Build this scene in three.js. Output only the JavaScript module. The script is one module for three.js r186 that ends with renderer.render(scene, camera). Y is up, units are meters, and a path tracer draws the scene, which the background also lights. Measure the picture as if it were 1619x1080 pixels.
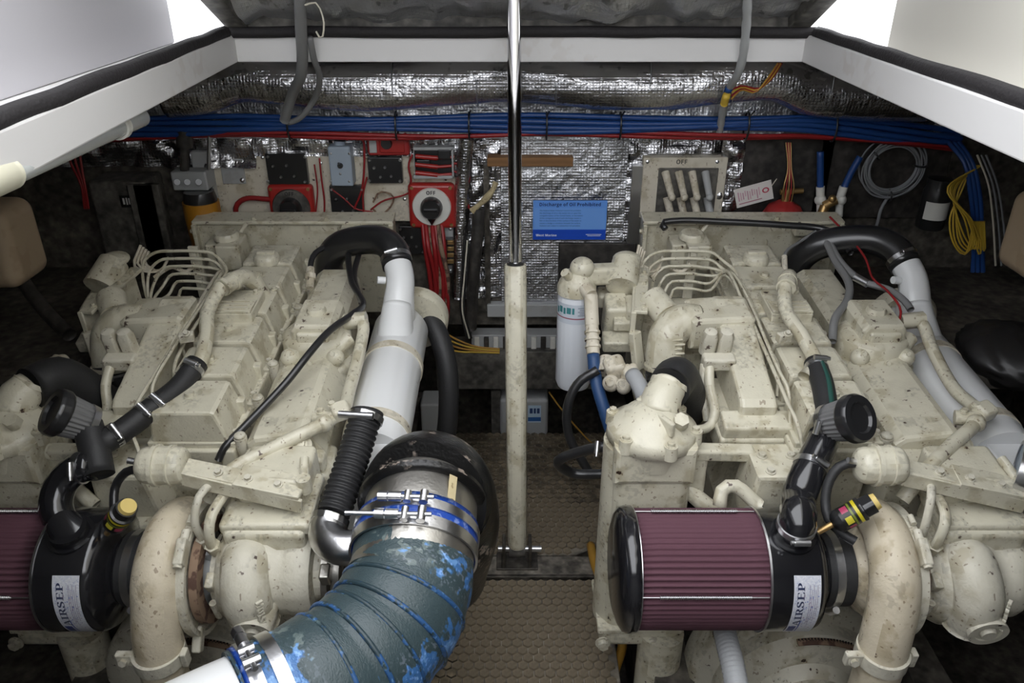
import * as THREE from 'three';
import { RoundedBoxGeometry } from 'three/addons/geometries/RoundedBoxGeometry.js';
import { TextGeometry } from 'three/addons/geometries/TextGeometry.js';
import { FontLoader } from 'three/addons/loaders/FontLoader.js';
import { mergeGeometries, toCreasedNormals } from 'three/addons/utils/BufferGeometryUtils.js';

// ---------------------------------------------------------------- camera, sky, exposure
const scene = new THREE.Scene();
const FOCAL = 1250, PITCH = THREE.MathUtils.degToRad(27), EYE = 1.63;          // focal length in pixels of a 1080-pixel-high frame
const camera = new THREE.PerspectiveCamera(2 * THREE.MathUtils.radToDeg(Math.atan(540 / FOCAL)), 1619 / 1080, 0.02, 60);
camera.position.set(0, EYE, 0);
camera.rotation.set(-PITCH, 0, 0);
scene.add(camera);
scene.background = new THREE.Color().setRGB(1.0, 1.02, 1.06);                   // bright overcast sky over the cockpit
scene.backgroundIntensity = 1;
const renderer = new THREE.WebGLRenderer({ antialias: true });
renderer.toneMapping = THREE.LinearToneMapping;
renderer.toneMappingExposure = 3.9;
renderer.shadowMap.enabled = true;

// ---------------------------------------------------------------- random numbers and noise
let seedState = 20240611;
const rnd = () => { seedState = (seedState + 0x6d2b79f5) | 0; let t = Math.imul(seedState ^ (seedState >>> 15), 1 | seedState); t = (t + Math.imul(t ^ (t >>> 7), 61 | t)) ^ t; return ((t ^ (t >>> 14)) >>> 0) / 4294967296; };
const rr = (a, b) => a + (b - a) * rnd();
const hashN = (x, y, s) => { let h = Math.imul(x, 374761393) ^ Math.imul(y, 668265263) ^ Math.imul(s, 974634777); h = Math.imul(h ^ (h >>> 13), 1274126177); return ((h ^ (h >>> 16)) >>> 0) / 4294967296; };
const smooth = (t) => t * t * (3 - 2 * t);
function vnoise(x, y, period, s) {                                            // tileable value noise
  const xi = Math.floor(x), yi = Math.floor(y), fx = smooth(x - xi), fy = smooth(y - yi), m = (n) => ((n % period) + period) % period;
  const a = hashN(m(xi), m(yi), s), b = hashN(m(xi + 1), m(yi), s), c = hashN(m(xi), m(yi + 1), s), d = hashN(m(xi + 1), m(yi + 1), s);
  return a + (b - a) * fx + (c - a) * fy + (a - b - c + d) * fx * fy;
}
const fbm = (u, v, base, oct, s) => { let r = 0, a = 0.5, n = 0; for (let i = 0; i < oct; i++) { const p = base << i; r += a * vnoise(u * p, v * p, p, s + i); n += a; a *= 0.5; } return r / n; };
const clamp = (x, a = 0, b = 1) => Math.min(b, Math.max(a, x));
const step = (a, b, x) => smooth(clamp((x - a) / (b - a)));

function makeTexture(size, f, srgb, metres) {                                 // f(u, v) -> [r, g, b] 0..1 ; one repeat covers `metres`
  const data = new Uint8Array(size * size * 4);
  for (let j = 0; j < size; j++) for (let i = 0; i < size; i++) {
    const c = f(i / size, j / size), o = (j * size + i) * 4;
    for (let k = 0; k < 3; k++) data[o + k] = clamp(c[k]) * 255; data[o + 3] = 255;
  }
  const t = new THREE.DataTexture(data, size, size);
  t.wrapS = t.wrapT = THREE.RepeatWrapping; t.magFilter = THREE.LinearFilter; t.minFilter = THREE.LinearMipmapLinearFilter; t.generateMipmaps = true;
  if (srgb) t.colorSpace = THREE.SRGBColorSpace;
  t.repeat.set(1 / metres, 1 / metres); t.needsUpdate = true;
  return t;
}
const g3 = (x) => [x, x, x];
const tPaint = makeTexture(1024, (u, v) => {                                   // oily, chipped engine enamel
  const a = fbm(u, v, 4, 5, 11), b = fbm(u, v, 16, 4, 31), c = fbm(u, v, 64, 2, 57);
  const stain = step(0.56, 0.72, a) * step(0.42, 0.62, b), chip = step(0.76, 0.79, b) * step(0.55, 0.7, c);
  const fleck = step(0.79, 0.84, c) * step(0.46, 0.60, a), film = step(0.50, 0.66, fbm(u, v, 8, 4, 83)) * step(0.40, 0.60, c);
  const t = 0.98 - 0.10 * stain - 0.07 * (b - 0.5) - 0.09 * film;
  return [t - 0.50 * chip - 0.22 * fleck, t - 0.015 * stain - 0.55 * chip - 0.25 * fleck, t - 0.05 * stain - 0.55 * chip - 0.27 * fleck];
}, true, 0.42);
const tWhite = makeTexture(512, (u, v) => { const a = fbm(u, v, 4, 5, 71), b = fbm(u, v, 32, 3, 75); const s = step(0.60, 0.75, a) * step(0.5, 0.66, b); const c = step(0.88, 0.90, b); return [0.97 - 0.04 * s - 0.2 * c, 0.97 - 0.05 * s - 0.2 * c, 0.97 - 0.06 * s - 0.2 * c]; }, true, 0.9);
const tGrime = makeTexture(512, (u, v) => { const a = fbm(u, v, 4, 6, 101), b = fbm(u, v, 32, 3, 113); const t = 0.55 + 0.5 * (a - 0.5) + 0.45 * (b - 0.5) * 1.2; return [t * 1.05, t, t * 0.93]; }, true, 0.6);
const tCast = makeTexture(256, (u, v) => g3(fbm(u, v, 32, 3, 140)), false, 0.12);
const tFine = makeTexture(256, (u, v) => g3(0.5 * fbm(u, v, 8, 3, 150) + 0.5 * fbm(u, v, 64, 2, 155)), false, 0.25);
const tCrinkle = makeTexture(512, (u, v) => {                                // crumpled foil with its scrim
  const r = 1 - Math.abs(2 * fbm(u, v, 8, 4, 171) - 1) * 1.6, q = 1 - Math.abs(2 * fbm(u, v, 24, 3, 181) - 1) * 1.5;
  const line = (x) => { const d = Math.abs(((x * 44) % 1) - 0.5); return step(0.36, 0.5, d); };
  return g3(0.55 * clamp(r) + 0.3 * clamp(q) + 0.15 * Math.max(line(u), line(v)));
}, false, 0.40);
const tFoilDirt = makeTexture(512, (u, v) => { const a = fbm(u, v, 4, 6, 201), b = fbm(u, v, 32, 3, 211); const s = step(0.45, 0.75, a) * 0.3 + step(0.72, 0.80, b) * 0.2; return [0.95 - s, 0.95 - s, 0.96 - s * 1.02]; }, true, 0.8);
const tHose = makeTexture(512, (u, v) => {                                   // blue paint worn off black-green rubber
  const a = fbm(u, v, 3, 3, 231), b = fbm(u, v, 40, 3, 241), s = step(0.56, 0.62, a * 0.62 + b * 0.42), p = step(0.70, 0.74, fbm(u, v, 64, 2, 251)) * step(0.45, 0.55, a);
  return [0.23 + 0.02 * s + 0.2 * p, 0.30 + 0.12 * s + 0.2 * p, 0.33 + 0.32 * s + 0.18 * p];
}, true, 0.34);
const tBlue = makeTexture(256, (u, v) => { const b = fbm(u, v, 16, 4, 261), p = step(0.6, 0.68, b); return [0.10 + 0.35 * p, 0.27 + 0.25 * p, 0.62 + 0.12 * p]; }, true, 0.14);
const tRubber = makeTexture(512, (u, v) => { const a = fbm(u, v, 8, 5, 271), b = fbm(u, v, 64, 2, 281), s = step(0.58, 0.68, a) * step(0.40, 0.6, b); return [0.14 + 0.66 * s, 0.14 + 0.60 * s, 0.14 + 0.55 * s]; }, true, 0.3);
const tWood = makeTexture(256, (u, v) => { const a = fbm(u, v * 0.99, 4, 3, 291), g = 0.5 + 0.5 * Math.sin(60 * (v + 0.06 * a)); const t = 0.8 + 0.2 * g * a; return [t, t * 0.98, t * 0.95]; }, true, 0.2);
const tRust = makeTexture(256, (u, v) => { const a = fbm(u, v, 8, 5, 301), s = step(0.42, 0.6, a); return [0.34 + 0.2 * (1 - s), 0.25 + 0.2 * (1 - s), 0.21 + 0.16 * (1 - s)]; }, true, 0.12);

// ---------------------------------------------------------------- materials
const lin = (r, g, b) => new THREE.Color().setRGB(r, g, b);
const std = (color, roughness, o = {}) => new THREE.MeshStandardMaterial({ color, roughness, side: THREE.DoubleSide, ...o });
const phy = (color, roughness, o = {}) => new THREE.MeshPhysicalMaterial({ color, roughness, side: THREE.DoubleSide, ...o });
const M = {
  cream: phy(lin(0.64, 0.605, 0.48), 0.42, { map: tPaint, bumpMap: tCast, bumpScale: 0.0005, clearcoat: 0.3, clearcoatRoughness: 0.25 }),
  tan: phy(lin(0.60, 0.53, 0.40), 0.5, { map: tPaint, bumpMap: tCast, bumpScale: 0.0006 }),
  turbine: phy(lin(0.60, 0.57, 0.47), 0.5, { map: tPaint, bumpMap: tCast, bumpScale: 0.0007 }),
  white: phy(lin(0.86, 0.87, 0.87), 0.3, { map: tWhite, clearcoat: 0.3, clearcoatRoughness: 0.25 }),
  gelcoat: phy(lin(0.74, 0.73, 0.72), 0.45, { map: tWhite }),
  panelLeft: phy(lin(0.50, 0.49, 0.52), 0.5),
  panelRight: phy(lin(0.56, 0.54, 0.48), 0.5),
  offWhite: std(lin(0.66, 0.61, 0.50), 0.6, { map: tPaint }),
  creamTape: std(lin(0.55, 0.46, 0.27), 0.7, { map: tPaint }),
  steel: std(lin(0.62, 0.62, 0.63), 0.28, { metalness: 1, bumpMap: tFine, bumpScale: 0.0003 }),
  stainless: std(lin(0.52, 0.50, 0.46), 0.38, { metalness: 1, map: tWhite, bumpMap: tFine, bumpScale: 0.0006 }),
  chrome: std(lin(0.75, 0.75, 0.76), 0.07, { metalness: 1 }),
  aftWall: std(lin(0.42, 0.42, 0.41), 0.6, { map: tWhite }),
  bilge: std(lin(0.26, 0.26, 0.255), 0.65, { map: tGrime }),
  greyMetal: std(lin(0.30, 0.30, 0.30), 0.5, { metalness: 0.6, map: tGrime }),
  greyPaint: std(lin(0.24, 0.25, 0.26), 0.6, { map: tGrime }),
  paleGrey: std(lin(0.42, 0.43, 0.43), 0.5, { map: tWhite }),
  blueGrey: phy(lin(0.33, 0.39, 0.46), 0.45),
  black: phy(lin(0.018, 0.018, 0.019), 0.28, { clearcoat: 0.4, clearcoatRoughness: 0.2 }),
  blackGloss: phy(lin(0.012, 0.012, 0.014), 0.16, { clearcoat: 0.6, clearcoatRoughness: 0.12 }),
  rubber: std(lin(0.022, 0.022, 0.023), 0.55, { bumpMap: tFine, bumpScale: 0.0008 }),
  scuffedRubber: phy(lin(0.42, 0.41, 0.40), 0.30, { map: tRubber, bumpMap: tFine, bumpScale: 0.001 }),
  greyHose: std(lin(0.20, 0.20, 0.20), 0.6, { bumpMap: tFine, bumpScale: 0.0006 }),
  braid: std(lin(0.38, 0.39, 0.40), 0.55, { bumpMap: tFine, bumpScale: 0.001 }),
  gasket: std(lin(0.012, 0.010, 0.011), 0.75, { bumpMap: tFine, bumpScale: 0.002 }),
  foil: std(lin(0.86, 0.86, 0.87), 0.27, { metalness: 1, map: tFoilDirt, bumpMap: tCrinkle, bumpScale: 0.0035 }),
  foilSoft: std(lin(0.72, 0.73, 0.75), 0.40, { metalness: 1, map: tFoilDirt, bumpMap: tCrinkle, bumpScale: 0.004 }),
  dark: std(lin(0.026, 0.026, 0.027), 0.75, { map: tGrime }),
  darkGrey: std(lin(0.10, 0.10, 0.105), 0.6, { map: tGrime }),
  bag: phy(lin(0.02, 0.019, 0.019), 0.4),
  hoseRidge: phy(lin(0.55, 0.6, 0.6), 0.40, { map: tHose, bumpMap: tFine, bumpScale: 0.0012 }),
  blueCuff: phy(lin(1, 1, 1), 0.42, { map: tBlue, bumpMap: tFine, bumpScale: 0.001 }),
  blueCable: std(lin(0.012, 0.055, 0.21), 0.42),
  blueTube: std(lin(0.02, 0.06, 0.16), 0.5),
  redCable: std(lin(0.28, 0.014, 0.016), 0.42),
  redPlastic: phy(lin(0.36, 0.020, 0.016), 0.38, { clearcoat: 0.2 }),
  yellow: std(lin(0.62, 0.42, 0.05), 0.5), yellowHose: std(lin(0.50, 0.27, 0.04), 0.5, { map: tWhite }),
  yellowCap: std(lin(0.66, 0.50, 0.16), 0.55), orangeBowl: phy(lin(0.42, 0.19, 0.02), 0.3),
  purple: std(lin(0.105, 0.043, 0.060), 0.85, { bumpMap: tFine, bumpScale: 0.0006 }),
  darkPleat: std(lin(0.035, 0.034, 0.036), 0.8), pleatMesh: std(lin(0.16, 0.16, 0.16), 0.7),
  wood: std(lin(0.36, 0.19, 0.08), 0.7, { map: tWood }),
  jug: phy(lin(0.52, 0.40, 0.27), 0.5, { transmission: 0.15, map: tWhite }), jugPrint: std(lin(0.05, 0.20, 0.50), 0.5),
  mat: std(lin(0.66, 0.66, 0.63), 0.55, { map: tGrime }), stud: std(lin(0.47, 0.425, 0.34), 0.5, { map: tGrime }),
  plate: std(lin(0.72, 0.72, 0.71), 0.55, { metalness: 0.35, map: tGrime }),
  clear: phy(lin(0.86, 0.89, 0.88), 0.18, { transmission: 0.55, thickness: 0 }),
  tubeCap: std(lin(0.58, 0.56, 0.44), 0.45), whitePlastic: std(lin(0.70, 0.69, 0.64), 0.4), rust: std(lin(1, 1, 1), 0.85, { map: tRust }),
  redBody: phy(lin(0.36, 0.03, 0.03), 0.3), brass: std(lin(0.5, 0.33, 0.14), 0.4, { metalness: 0.9 }), green: phy(lin(0.02, 0.075, 0.06), 0.4),
  greyWire: std(lin(0.24, 0.25, 0.26), 0.5), whiteWire: std(lin(0.62, 0.58, 0.48), 0.5), creamFilter: phy(lin(0.72, 0.75, 0.80), 0.32, { map: tWhite }),
};

// ---------------------------------------------------------------- geometry helpers
const V = (x, y, z) => new THREE.Vector3(x, y, z);
const UPV = V(0, 1, 0);
function clean(g) {
  let q = g.index ? g.toNonIndexed() : g.clone();
  for (const k of Object.keys(q.attributes)) if (!['position', 'normal', 'uv'].includes(k)) q.deleteAttribute(k);
  if (!q.attributes.normal) q.computeVertexNormals();
  if (!q.attributes.uv) q.setAttribute('uv', new THREE.BufferAttribute(new Float32Array(q.attributes.position.count * 2), 2));
  q.groups = [];
  return q;
}
function metricUV(g) {                                                        // uv in metres by the way each face points
  const p = g.attributes.position, uv = g.attributes.uv, a = V(0, 0, 0), b = V(0, 0, 0), c = V(0, 0, 0);
  for (let i = 0; i < p.count; i += 3) {
    a.fromBufferAttribute(p, i); b.fromBufferAttribute(p, i + 1); c.fromBufferAttribute(p, i + 2);
    const n = b.clone().sub(a).cross(c.clone().sub(a)), ax = Math.abs(n.x), ay = Math.abs(n.y), az = Math.abs(n.z);
    for (let k = 0; k < 3; k++) { const x = p.getX(i + k), y = p.getY(i + k), z = p.getZ(i + k); if (ay >= ax && ay >= az) uv.setXY(i + k, x, z); else if (ax >= az) uv.setXY(i + k, z, y); else uv.setXY(i + k, x, y); }
  }
  return g;
}
function part(name, geos, mat, parent, o = {}) {
  const list = (Array.isArray(geos) ? geos.flat(3) : [geos]).map(clean);
  const g = list.length > 1 ? mergeGeometries(list) : list[0];
  if (!o.keepUV) metricUV(g);
  const m = new THREE.Mesh(g, mat); m.name = name; m.castShadow = m.receiveShadow = true;
  if (o.label) m.userData.label = o.label;
  if (o.kind) m.userData.kind = o.kind;
  parent.add(m);
  return m;
}
function orient(g, p, dir) { g.applyQuaternion(new THREE.Quaternion().setFromUnitVectors(UPV, dir.clone().normalize())); return g.translate(p.x, p.y, p.z); }
const box = (x0, x1, y0, y1, z0, z1, r = 0.004) => { const w = x1 - x0, h = y1 - y0, d = z1 - z0; return new RoundedBoxGeometry(w, h, d, 2, Math.min(r, w / 2.01, h / 2.01, d / 2.01)).translate((x0 + x1) / 2, (y0 + y1) / 2, (z0 + z1) / 2); };
const obox = (c, sx, sy, sz, e = [0, 0, 0], r = 0.004) => new RoundedBoxGeometry(sx, sy, sz, 2, Math.min(r, sx / 2.01, sy / 2.01, sz / 2.01)).applyQuaternion(new THREE.Quaternion().setFromEuler(new THREE.Euler(...e))).translate(c.x, c.y, c.z);
function rod(a, b, r0, r1 = r0, seg = 20) { const d = b.clone().sub(a), l = d.length(); return orient(new THREE.CylinderGeometry(r1, r0, l, seg).translate(0, l / 2, 0), a, d); }
function lathe(profile, p, dir, seg = 36) { return orient(toCreasedNormals(new THREE.LatheGeometry(profile.map(([r, y]) => new THREE.Vector2(r, y)), seg), 0.9), p, dir); }   // profile [radius, along]
const pbar = (a, b, w, h, r = 0.003) => {                                     // bar of rectangular section, h measured up
  const d = b.clone().sub(a), l = d.length(), g = new RoundedBoxGeometry(w, h, l, 2, Math.min(r, w / 2.01, h / 2.01));
  return g.applyMatrix4(new THREE.Matrix4().lookAt(b, a, UPV)).translate((a.x + b.x) / 2, (a.y + b.y) / 2, (a.z + b.z) / 2);
};
const sphere = (p, r, sx = 1, sy = 1, sz = 1) => new THREE.SphereGeometry(r, 20, 14).scale(sx, sy, sz).translate(p.x, p.y, p.z);
function bolt(p, dir, r = 0.008, h = 0.007) { const d = dir.clone().normalize(); return [orient(new THREE.CylinderGeometry(r, r, h, 6).translate(0, h / 2 + 0.002, 0), p, d), orient(new THREE.CylinderGeometry(r * 1.35, r * 1.35, 0.003, 14).translate(0, 0.001, 0), p, d)]; }
function sweep(pts, radius, o = {}) {                                         // tube along a smooth curve, capped; radius number or (t, angle, length) => r
  const curve = pts.length > 2 ? new THREE.CatmullRomCurve3(pts, false, 'centripetal') : new THREE.LineCurve3(pts[0], pts[1]);
  curve.arcLengthDivisions = Math.max(200, (o.n ?? 0) * 3);
  const L = curve.getLength(), nr = o.rad ?? 14, n = o.n ?? Math.max(4, Math.min(90, Math.ceil(L / (o.step ?? 0.016)))), fr = curve.computeFrenetFrames(n, false);
  const pos = [], uvs = [], idx = [], f = typeof radius === 'function' ? radius : () => radius;
  for (let i = 0; i <= n; i++) {
    const t = i / n, c = curve.getPointAt(t);
    for (let j = 0; j <= nr; j++) { const a = j / nr * Math.PI * 2, r = f(t, a, L), q = fr.normals[i].clone().multiplyScalar(Math.cos(a) * r).addScaledVector(fr.binormals[i], Math.sin(a) * r * (o.flat ?? 1)).add(c); pos.push(q.x, q.y, q.z); uvs.push(j / nr, t); }
  }
  for (let i = 0; i < n; i++) for (let j = 0; j < nr; j++) { const a = i * (nr + 1) + j, b = a + nr + 1; idx.push(a, b, a + 1, b, b + 1, a + 1); }
  if (!o.open) for (const e of [0, n]) { const c = curve.getPointAt(e / n), k = pos.length / 3; pos.push(c.x, c.y, c.z); uvs.push(0.5, e / n); for (let j = 0; j < nr; j++) idx.push(k, e * (nr + 1) + j, e * (nr + 1) + j + 1); }
  const g = new THREE.BufferGeometry(); g.setAttribute('position', new THREE.Float32BufferAttribute(pos, 3)); g.setAttribute('uv', new THREE.Float32BufferAttribute(uvs, 2)); g.setIndex(idx); g.computeVertexNormals();
  return g;
}
function prism(points, z0, z1, bevel = 0.004) {                               // polygon in x-y pushed along z
  const s = new THREE.Shape(points.map(([x, y]) => new THREE.Vector2(x, y)));
  const b = Math.min(bevel, (z1 - z0) * 0.3);
  return new THREE.ExtrudeGeometry(s, { depth: z1 - z0 - 2 * b, bevelEnabled: b > 0, bevelThickness: b, bevelSize: b, bevelOffset: -b, bevelSegments: 2, curveSegments: 12 }).translate(0, 0, z0 + b);
}
const ring = (p, dir, R, r, h, seg = 40) => lathe([[R - r, 0], [R, 0], [R, h], [R - r, h], [R - r, 0]], p, dir, seg);
// worm-drive clamp: band and its screw housing; the screw sits towards `to`
function clampParts(p, dir, R, to, w = 0.013) {
  const d = dir.clone().normalize(), k = to.clone().sub(d.clone().multiplyScalar(to.dot(d))).normalize(), s = k.clone().cross(d).normalize();
  const c = p.clone().addScaledVector(k, R + 0.005);
  return { band: ring(p.clone().addScaledVector(d, -w / 2), d, R + 0.0015, 0.003, w), screw: [rod(c.clone().addScaledVector(s, -0.014), c.clone().addScaledVector(s, 0.014), 0.0065), rod(c.clone().addScaledVector(s, 0.012), c.clone().addScaledVector(s, 0.021), 0.0045, 0.0045, 6)] };
}
function addClamp(parent, p, dir, R, to, w) { const c = clampParts(p, dir, R, to, w); const b = part('hose_clamp', c.band, M.steel, parent); part('clamp_screw', c.screw, M.steel, b); return b; }
function crumple(w, h, nx, ny, amp, s, scale = 6) {                           // crumpled sheet in x-y, centred, facing +z
  const g = new THREE.PlaneGeometry(w, h, nx, ny), p = g.attributes.position;
  for (let i = 0; i < p.count; i++) { const u = (p.getX(i) + 9), v = (p.getY(i) + 9); const a = Math.abs(2 * fbm(u * scale / 64, v * scale / 64, 64, 3, s) - 1) * amp * 2 + (fbm(u * scale / 16, v * scale / 16, 16, 2, s + 5) - 0.5) * amp; p.setZ(i, a); }
  g.computeVertexNormals();
  return g;
}
const font = await new FontLoader().loadAsync('fonts/droid/droid_sans_bold.typeface.json');
function textGeo(str, size, depth = 0.002) { const g = new TextGeometry(str, { font, size, depth, curveSegments: 3, bevelEnabled: false }); g.center(); return g; }
function canvasMat(w, h, draw, rough = 0.4) {
  const c = document.createElement('canvas'); c.width = w; c.height = h; draw(c.getContext('2d'), w, h);
  const t = new THREE.CanvasTexture(c); t.colorSpace = THREE.SRGBColorSpace;
  return new THREE.MeshStandardMaterial({ map: t, roughness: rough, side: THREE.DoubleSide });
}

// ---------------------------------------------------------------- things, names and places
const taken = new Map();
function numbered(n) { const k = taken.get(n) ?? 0; taken.set(n, k + 1); return k ? n + '_' + String(k).padStart(3, '0') : n; }
function thing(name, label, category, group, frame) {
  const o = new THREE.Group(); o.name = numbered(name); o.userData = { label, category };
  if (group) o.userData.group = group;
  if (frame) { o.position.copy(frame.position); o.rotation.copy(frame.rotation); }
  scene.add(o);
  return o;
}
function settle(o) {                                                          // put the group's origin at the middle of the thing's base
  o.updateMatrixWorld(true);
  const bb = new THREE.Box3(), inv = o.matrixWorld.clone().invert();
  o.traverse((m) => { if (m.isMesh) { m.geometry.computeBoundingBox(); bb.union(m.geometry.boundingBox.clone().applyMatrix4(inv.clone().multiply(m.matrixWorld))); } });
  const b = V((bb.min.x + bb.max.x) / 2, bb.min.y, (bb.min.z + bb.max.z) / 2);
  for (const c of o.children) c.position.sub(b);
  o.position.add(b.clone().applyQuaternion(o.quaternion));
  return o;
}
function twin(o, dx, label) { const c = o.clone(); c.name = numbered(o.name.replace(/_\d{3}$/, '')); c.userData = { ...o.userData, label }; c.position.x += dx; scene.add(c); return c; }
function struct(name, geos, mat) { const m = part(name, geos, mat, scene); m.userData.kind = 'structure'; return m; }
// a point of the engine room: the surveyed sight line (column, row) met with a plane x, y or z = c, or taken at depth d
const FW = V(0, -Math.sin(PITCH), -Math.cos(PITCH)), UPC = V(0, Math.cos(PITCH), -Math.sin(PITCH)), EYEP = V(0, EYE, 0);
const sight = (px, py) => V((px - 809.5) / FOCAL, 0, 0).addScaledVector(UPC, -(py - 540) / FOCAL).add(FW);
const dep = (px, py, d) => EYEP.clone().addScaledVector(sight(px, py), d);
const onZ = (px, py, z) => { const s = sight(px, py); return EYEP.clone().addScaledVector(s, z / s.z); };
const onY = (px, py, y) => { const s = sight(px, py); return EYEP.clone().addScaledVector(s, (y - EYE) / s.y); };
// engine frame: u to the right, v up, w aft; the engines lie 1.36 m apart and slope down aft
const HALF = 0.68, TILT = THREE.MathUtils.degToRad(5.5);
const frameR = new THREE.Object3D(); frameR.position.set(HALF, 0.05, -1.7); frameR.rotation.x = TILT; frameR.updateMatrixWorld(true);
const frameL = new THREE.Object3D(); frameL.position.set(-HALF, 0.05, -1.7); frameL.rotation.x = TILT; frameL.updateMatrixWorld(true);
const eL = (px, py, d) => frameL.worldToLocal(dep(px, py, d)), eR = (px, py, d) => frameR.worldToLocal(dep(px, py, d));
const LEFT = -2 * HALF;

// ================================================================ the boat around the engines
// deck with its hatch opening; the coaming pieces are the white trims
{
  const s = new THREE.Shape([[-2.2, -2.9], [2.2, -2.9], [2.2, 1.5], [-2.2, 1.5]].map(([x, z]) => new THREE.Vector2(x, z)));
  s.holes.push(new THREE.Path([[-0.74, -2.14], [0.78, -2.14], [0.72, 0.12], [-0.60, 0.12]].map(([x, z]) => new THREE.Vector2(x, z))));
  const g = new THREE.ExtrudeGeometry(s, { depth: 0.062, bevelEnabled: false }).rotateX(Math.PI / 2).translate(0, 1.416, 0);
  struct('ceiling', g, M.gelcoat);
}
const TOP = 1.417, BOT = 1.352;
const slabXZ = (pts, y0, y1, bevel = 0.003) => { const s = new THREE.Shape(pts.map(([x, z]) => new THREE.Vector2(x, z))); return new THREE.ExtrudeGeometry(s, { depth: y1 - y0 - 2 * bevel, bevelEnabled: true, bevelThickness: bevel, bevelSize: bevel, bevelOffset: -bevel, bevelSegments: 2 }).rotateX(Math.PI / 2).translate(0, y1 - bevel, 0); };
struct('trim_1', slabXZ([[-0.692, -2.1], [0.732, -2.1], [0.79, -2.16], [-0.75, -2.16]], BOT, TOP), M.gelcoat);
struct('trim_2', slabXZ([[-0.692, -2.1], [-0.75, -2.16], [-0.64, 0.14], [-0.583, 0.08]], BOT, TOP), M.gelcoat);
struct('trim_3', slabXZ([[0.732, -2.1], [0.79, -2.16], [0.75, 0.14], [0.685, 0.08]], BOT, TOP), M.gelcoat);
struct('trim_4', slabXZ([[-0.583, 0.08], [0.685, 0.08], [0.75, 0.14], [-0.64, 0.14]], BOT, TOP), M.gelcoat);
{ // rubber hatch seal lying on the coaming
  const t = thing('hatch_seal', 'black rubber seal strip running along the top of the white hatch coaming', 'seal');
  const wob = (a, b, n) => { const o = []; for (let i = 0; i <= n; i++) o.push(a.clone().lerp(b, i / n).add(V(rr(-0.002, 0.002), rr(-0.0015, 0.0015), rr(-0.002, 0.002)))); return o; };
  part('seal_strip', sweep(wob(V(-0.598, 1.424, 0.10), V(-0.703, 1.424, -2.07), 24), 0.0165, { rad: 8, n: 60, flat: 0.85 }), M.gasket, t);
  part('seal_strip', sweep(wob(V(-0.703, 1.424, -2.09), V(0.748, 1.424, -2.09), 16), 0.0135, { rad: 8, n: 50, flat: 0.85 }), M.gasket, t);
  part('seal_strip', sweep(wob(V(0.748, 1.424, -2.07), V(0.70, 1.424, 0.10), 24), 0.0165, { rad: 8, n: 60, flat: 0.85 }), M.gasket, t);
  settle(t);
}
// cockpit sides standing on the deck beside the opening
struct('wall_cockpit_left', slabXZ([[-0.775, -1.93], [-0.80, -1.93], [-0.80, 0.8], [-0.70, 0.8]], 1.4165, 1.80), M.panelLeft);
struct('wall_cockpit_right', slabXZ([[0.815, -1.82], [0.84, -1.82], [0.84, 0.8], [0.765, 0.8]], 1.4165, 3.0), M.panelRight);
// hull
struct('floor', [box(-2.2, 2.2, -0.36, -0.30, -2.95, 1.5, 0.002)], M.bilge);
struct('wall_front', box(-2.2, 2.2, -0.30, 1.354, -2.95, -2.85, 0.002), M.bilge);
struct('wall_left', box(-2.2, -2.1, -0.30, 1.354, -2.85, 1.5, 0.002), M.bilge);
struct('wall_right', box(2.1, 2.2, -0.30, 1.354, -2.85, 1.5, 0.002), M.bilge);
struct('wall_back', box(-2.1, 2.1, -0.30, 1.354, 0.35, 0.42, 0.002), M.aftWall);

{ // the raised hatch lid, foil on its underside
  const t = thing('deck_hatch', 'raised hatch lid with crumpled silver foil on its underside', 'hatch');
  const a = THREE.MathUtils.degToRad(26), q = new THREE.Matrix4().makeRotationX(-a).setPosition(0, 1.427, -2.105);     // local: x across, y out of the lid, z along it towards aft
  const put = (g) => { g = clean(g); metricUV(g); return g.applyMatrix4(q); };
  part('lid_panel', put(box(-0.70, 0.73, 0.05, 0.09, 0, 0.80, 0.01)), M.gelcoat, t, { keepUV: true });
  part('rim', put(box(-0.71, -0.655, 0.0, 0.06, 0, 0.80, 0.008)), M.greyPaint, t, { keepUV: true });
  part('rim', put(box(0.685, 0.74, 0.0, 0.06, 0, 0.80, 0.008)), M.greyPaint, t, { keepUV: true });
  part('rim', put(box(-0.655, 0.685, 0.0, 0.056, 0, 0.014, 0.004)), M.greyPaint, t, { keepUV: true });
  part('rim', put(box(-0.655, 0.685, 0.0, 0.06, 0.75, 0.80, 0.006)), M.greyPaint, t, { keepUV: true });
  const sheet = crumple(1.34, 0.74, 130, 76, 0.022, 611, 9).rotateX(Math.PI / 2).translate(0.015, 0.030, 0.380);
  part('foil_sheet', put(sheet), M.foilSoft, t, { keepUV: true });
  settle(t);
}
// engine beds under the engines
for (const s of [-1, 1]) for (const k of [-1, 1]) {
  const t = thing('engine_bed', s < 0 ? (k < 0 ? 'dark engine bed beam under the outboard side of the left engine' : 'dark engine bed beam under the inboard side of the left engine') : (k < 0 ? 'dark engine bed beam under the inboard side of the right engine' : 'dark engine bed beam under the outboard side of the right engine'), 'beam', 'engine bed beams');
  part('stringer', pbar(V(s * HALF + k * 0.30, -0.10, 0.2), V(s * HALF + k * 0.30, -0.10, -2.6), 0.09, 0.38), M.bilge, t); settle(t);
}

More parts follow.
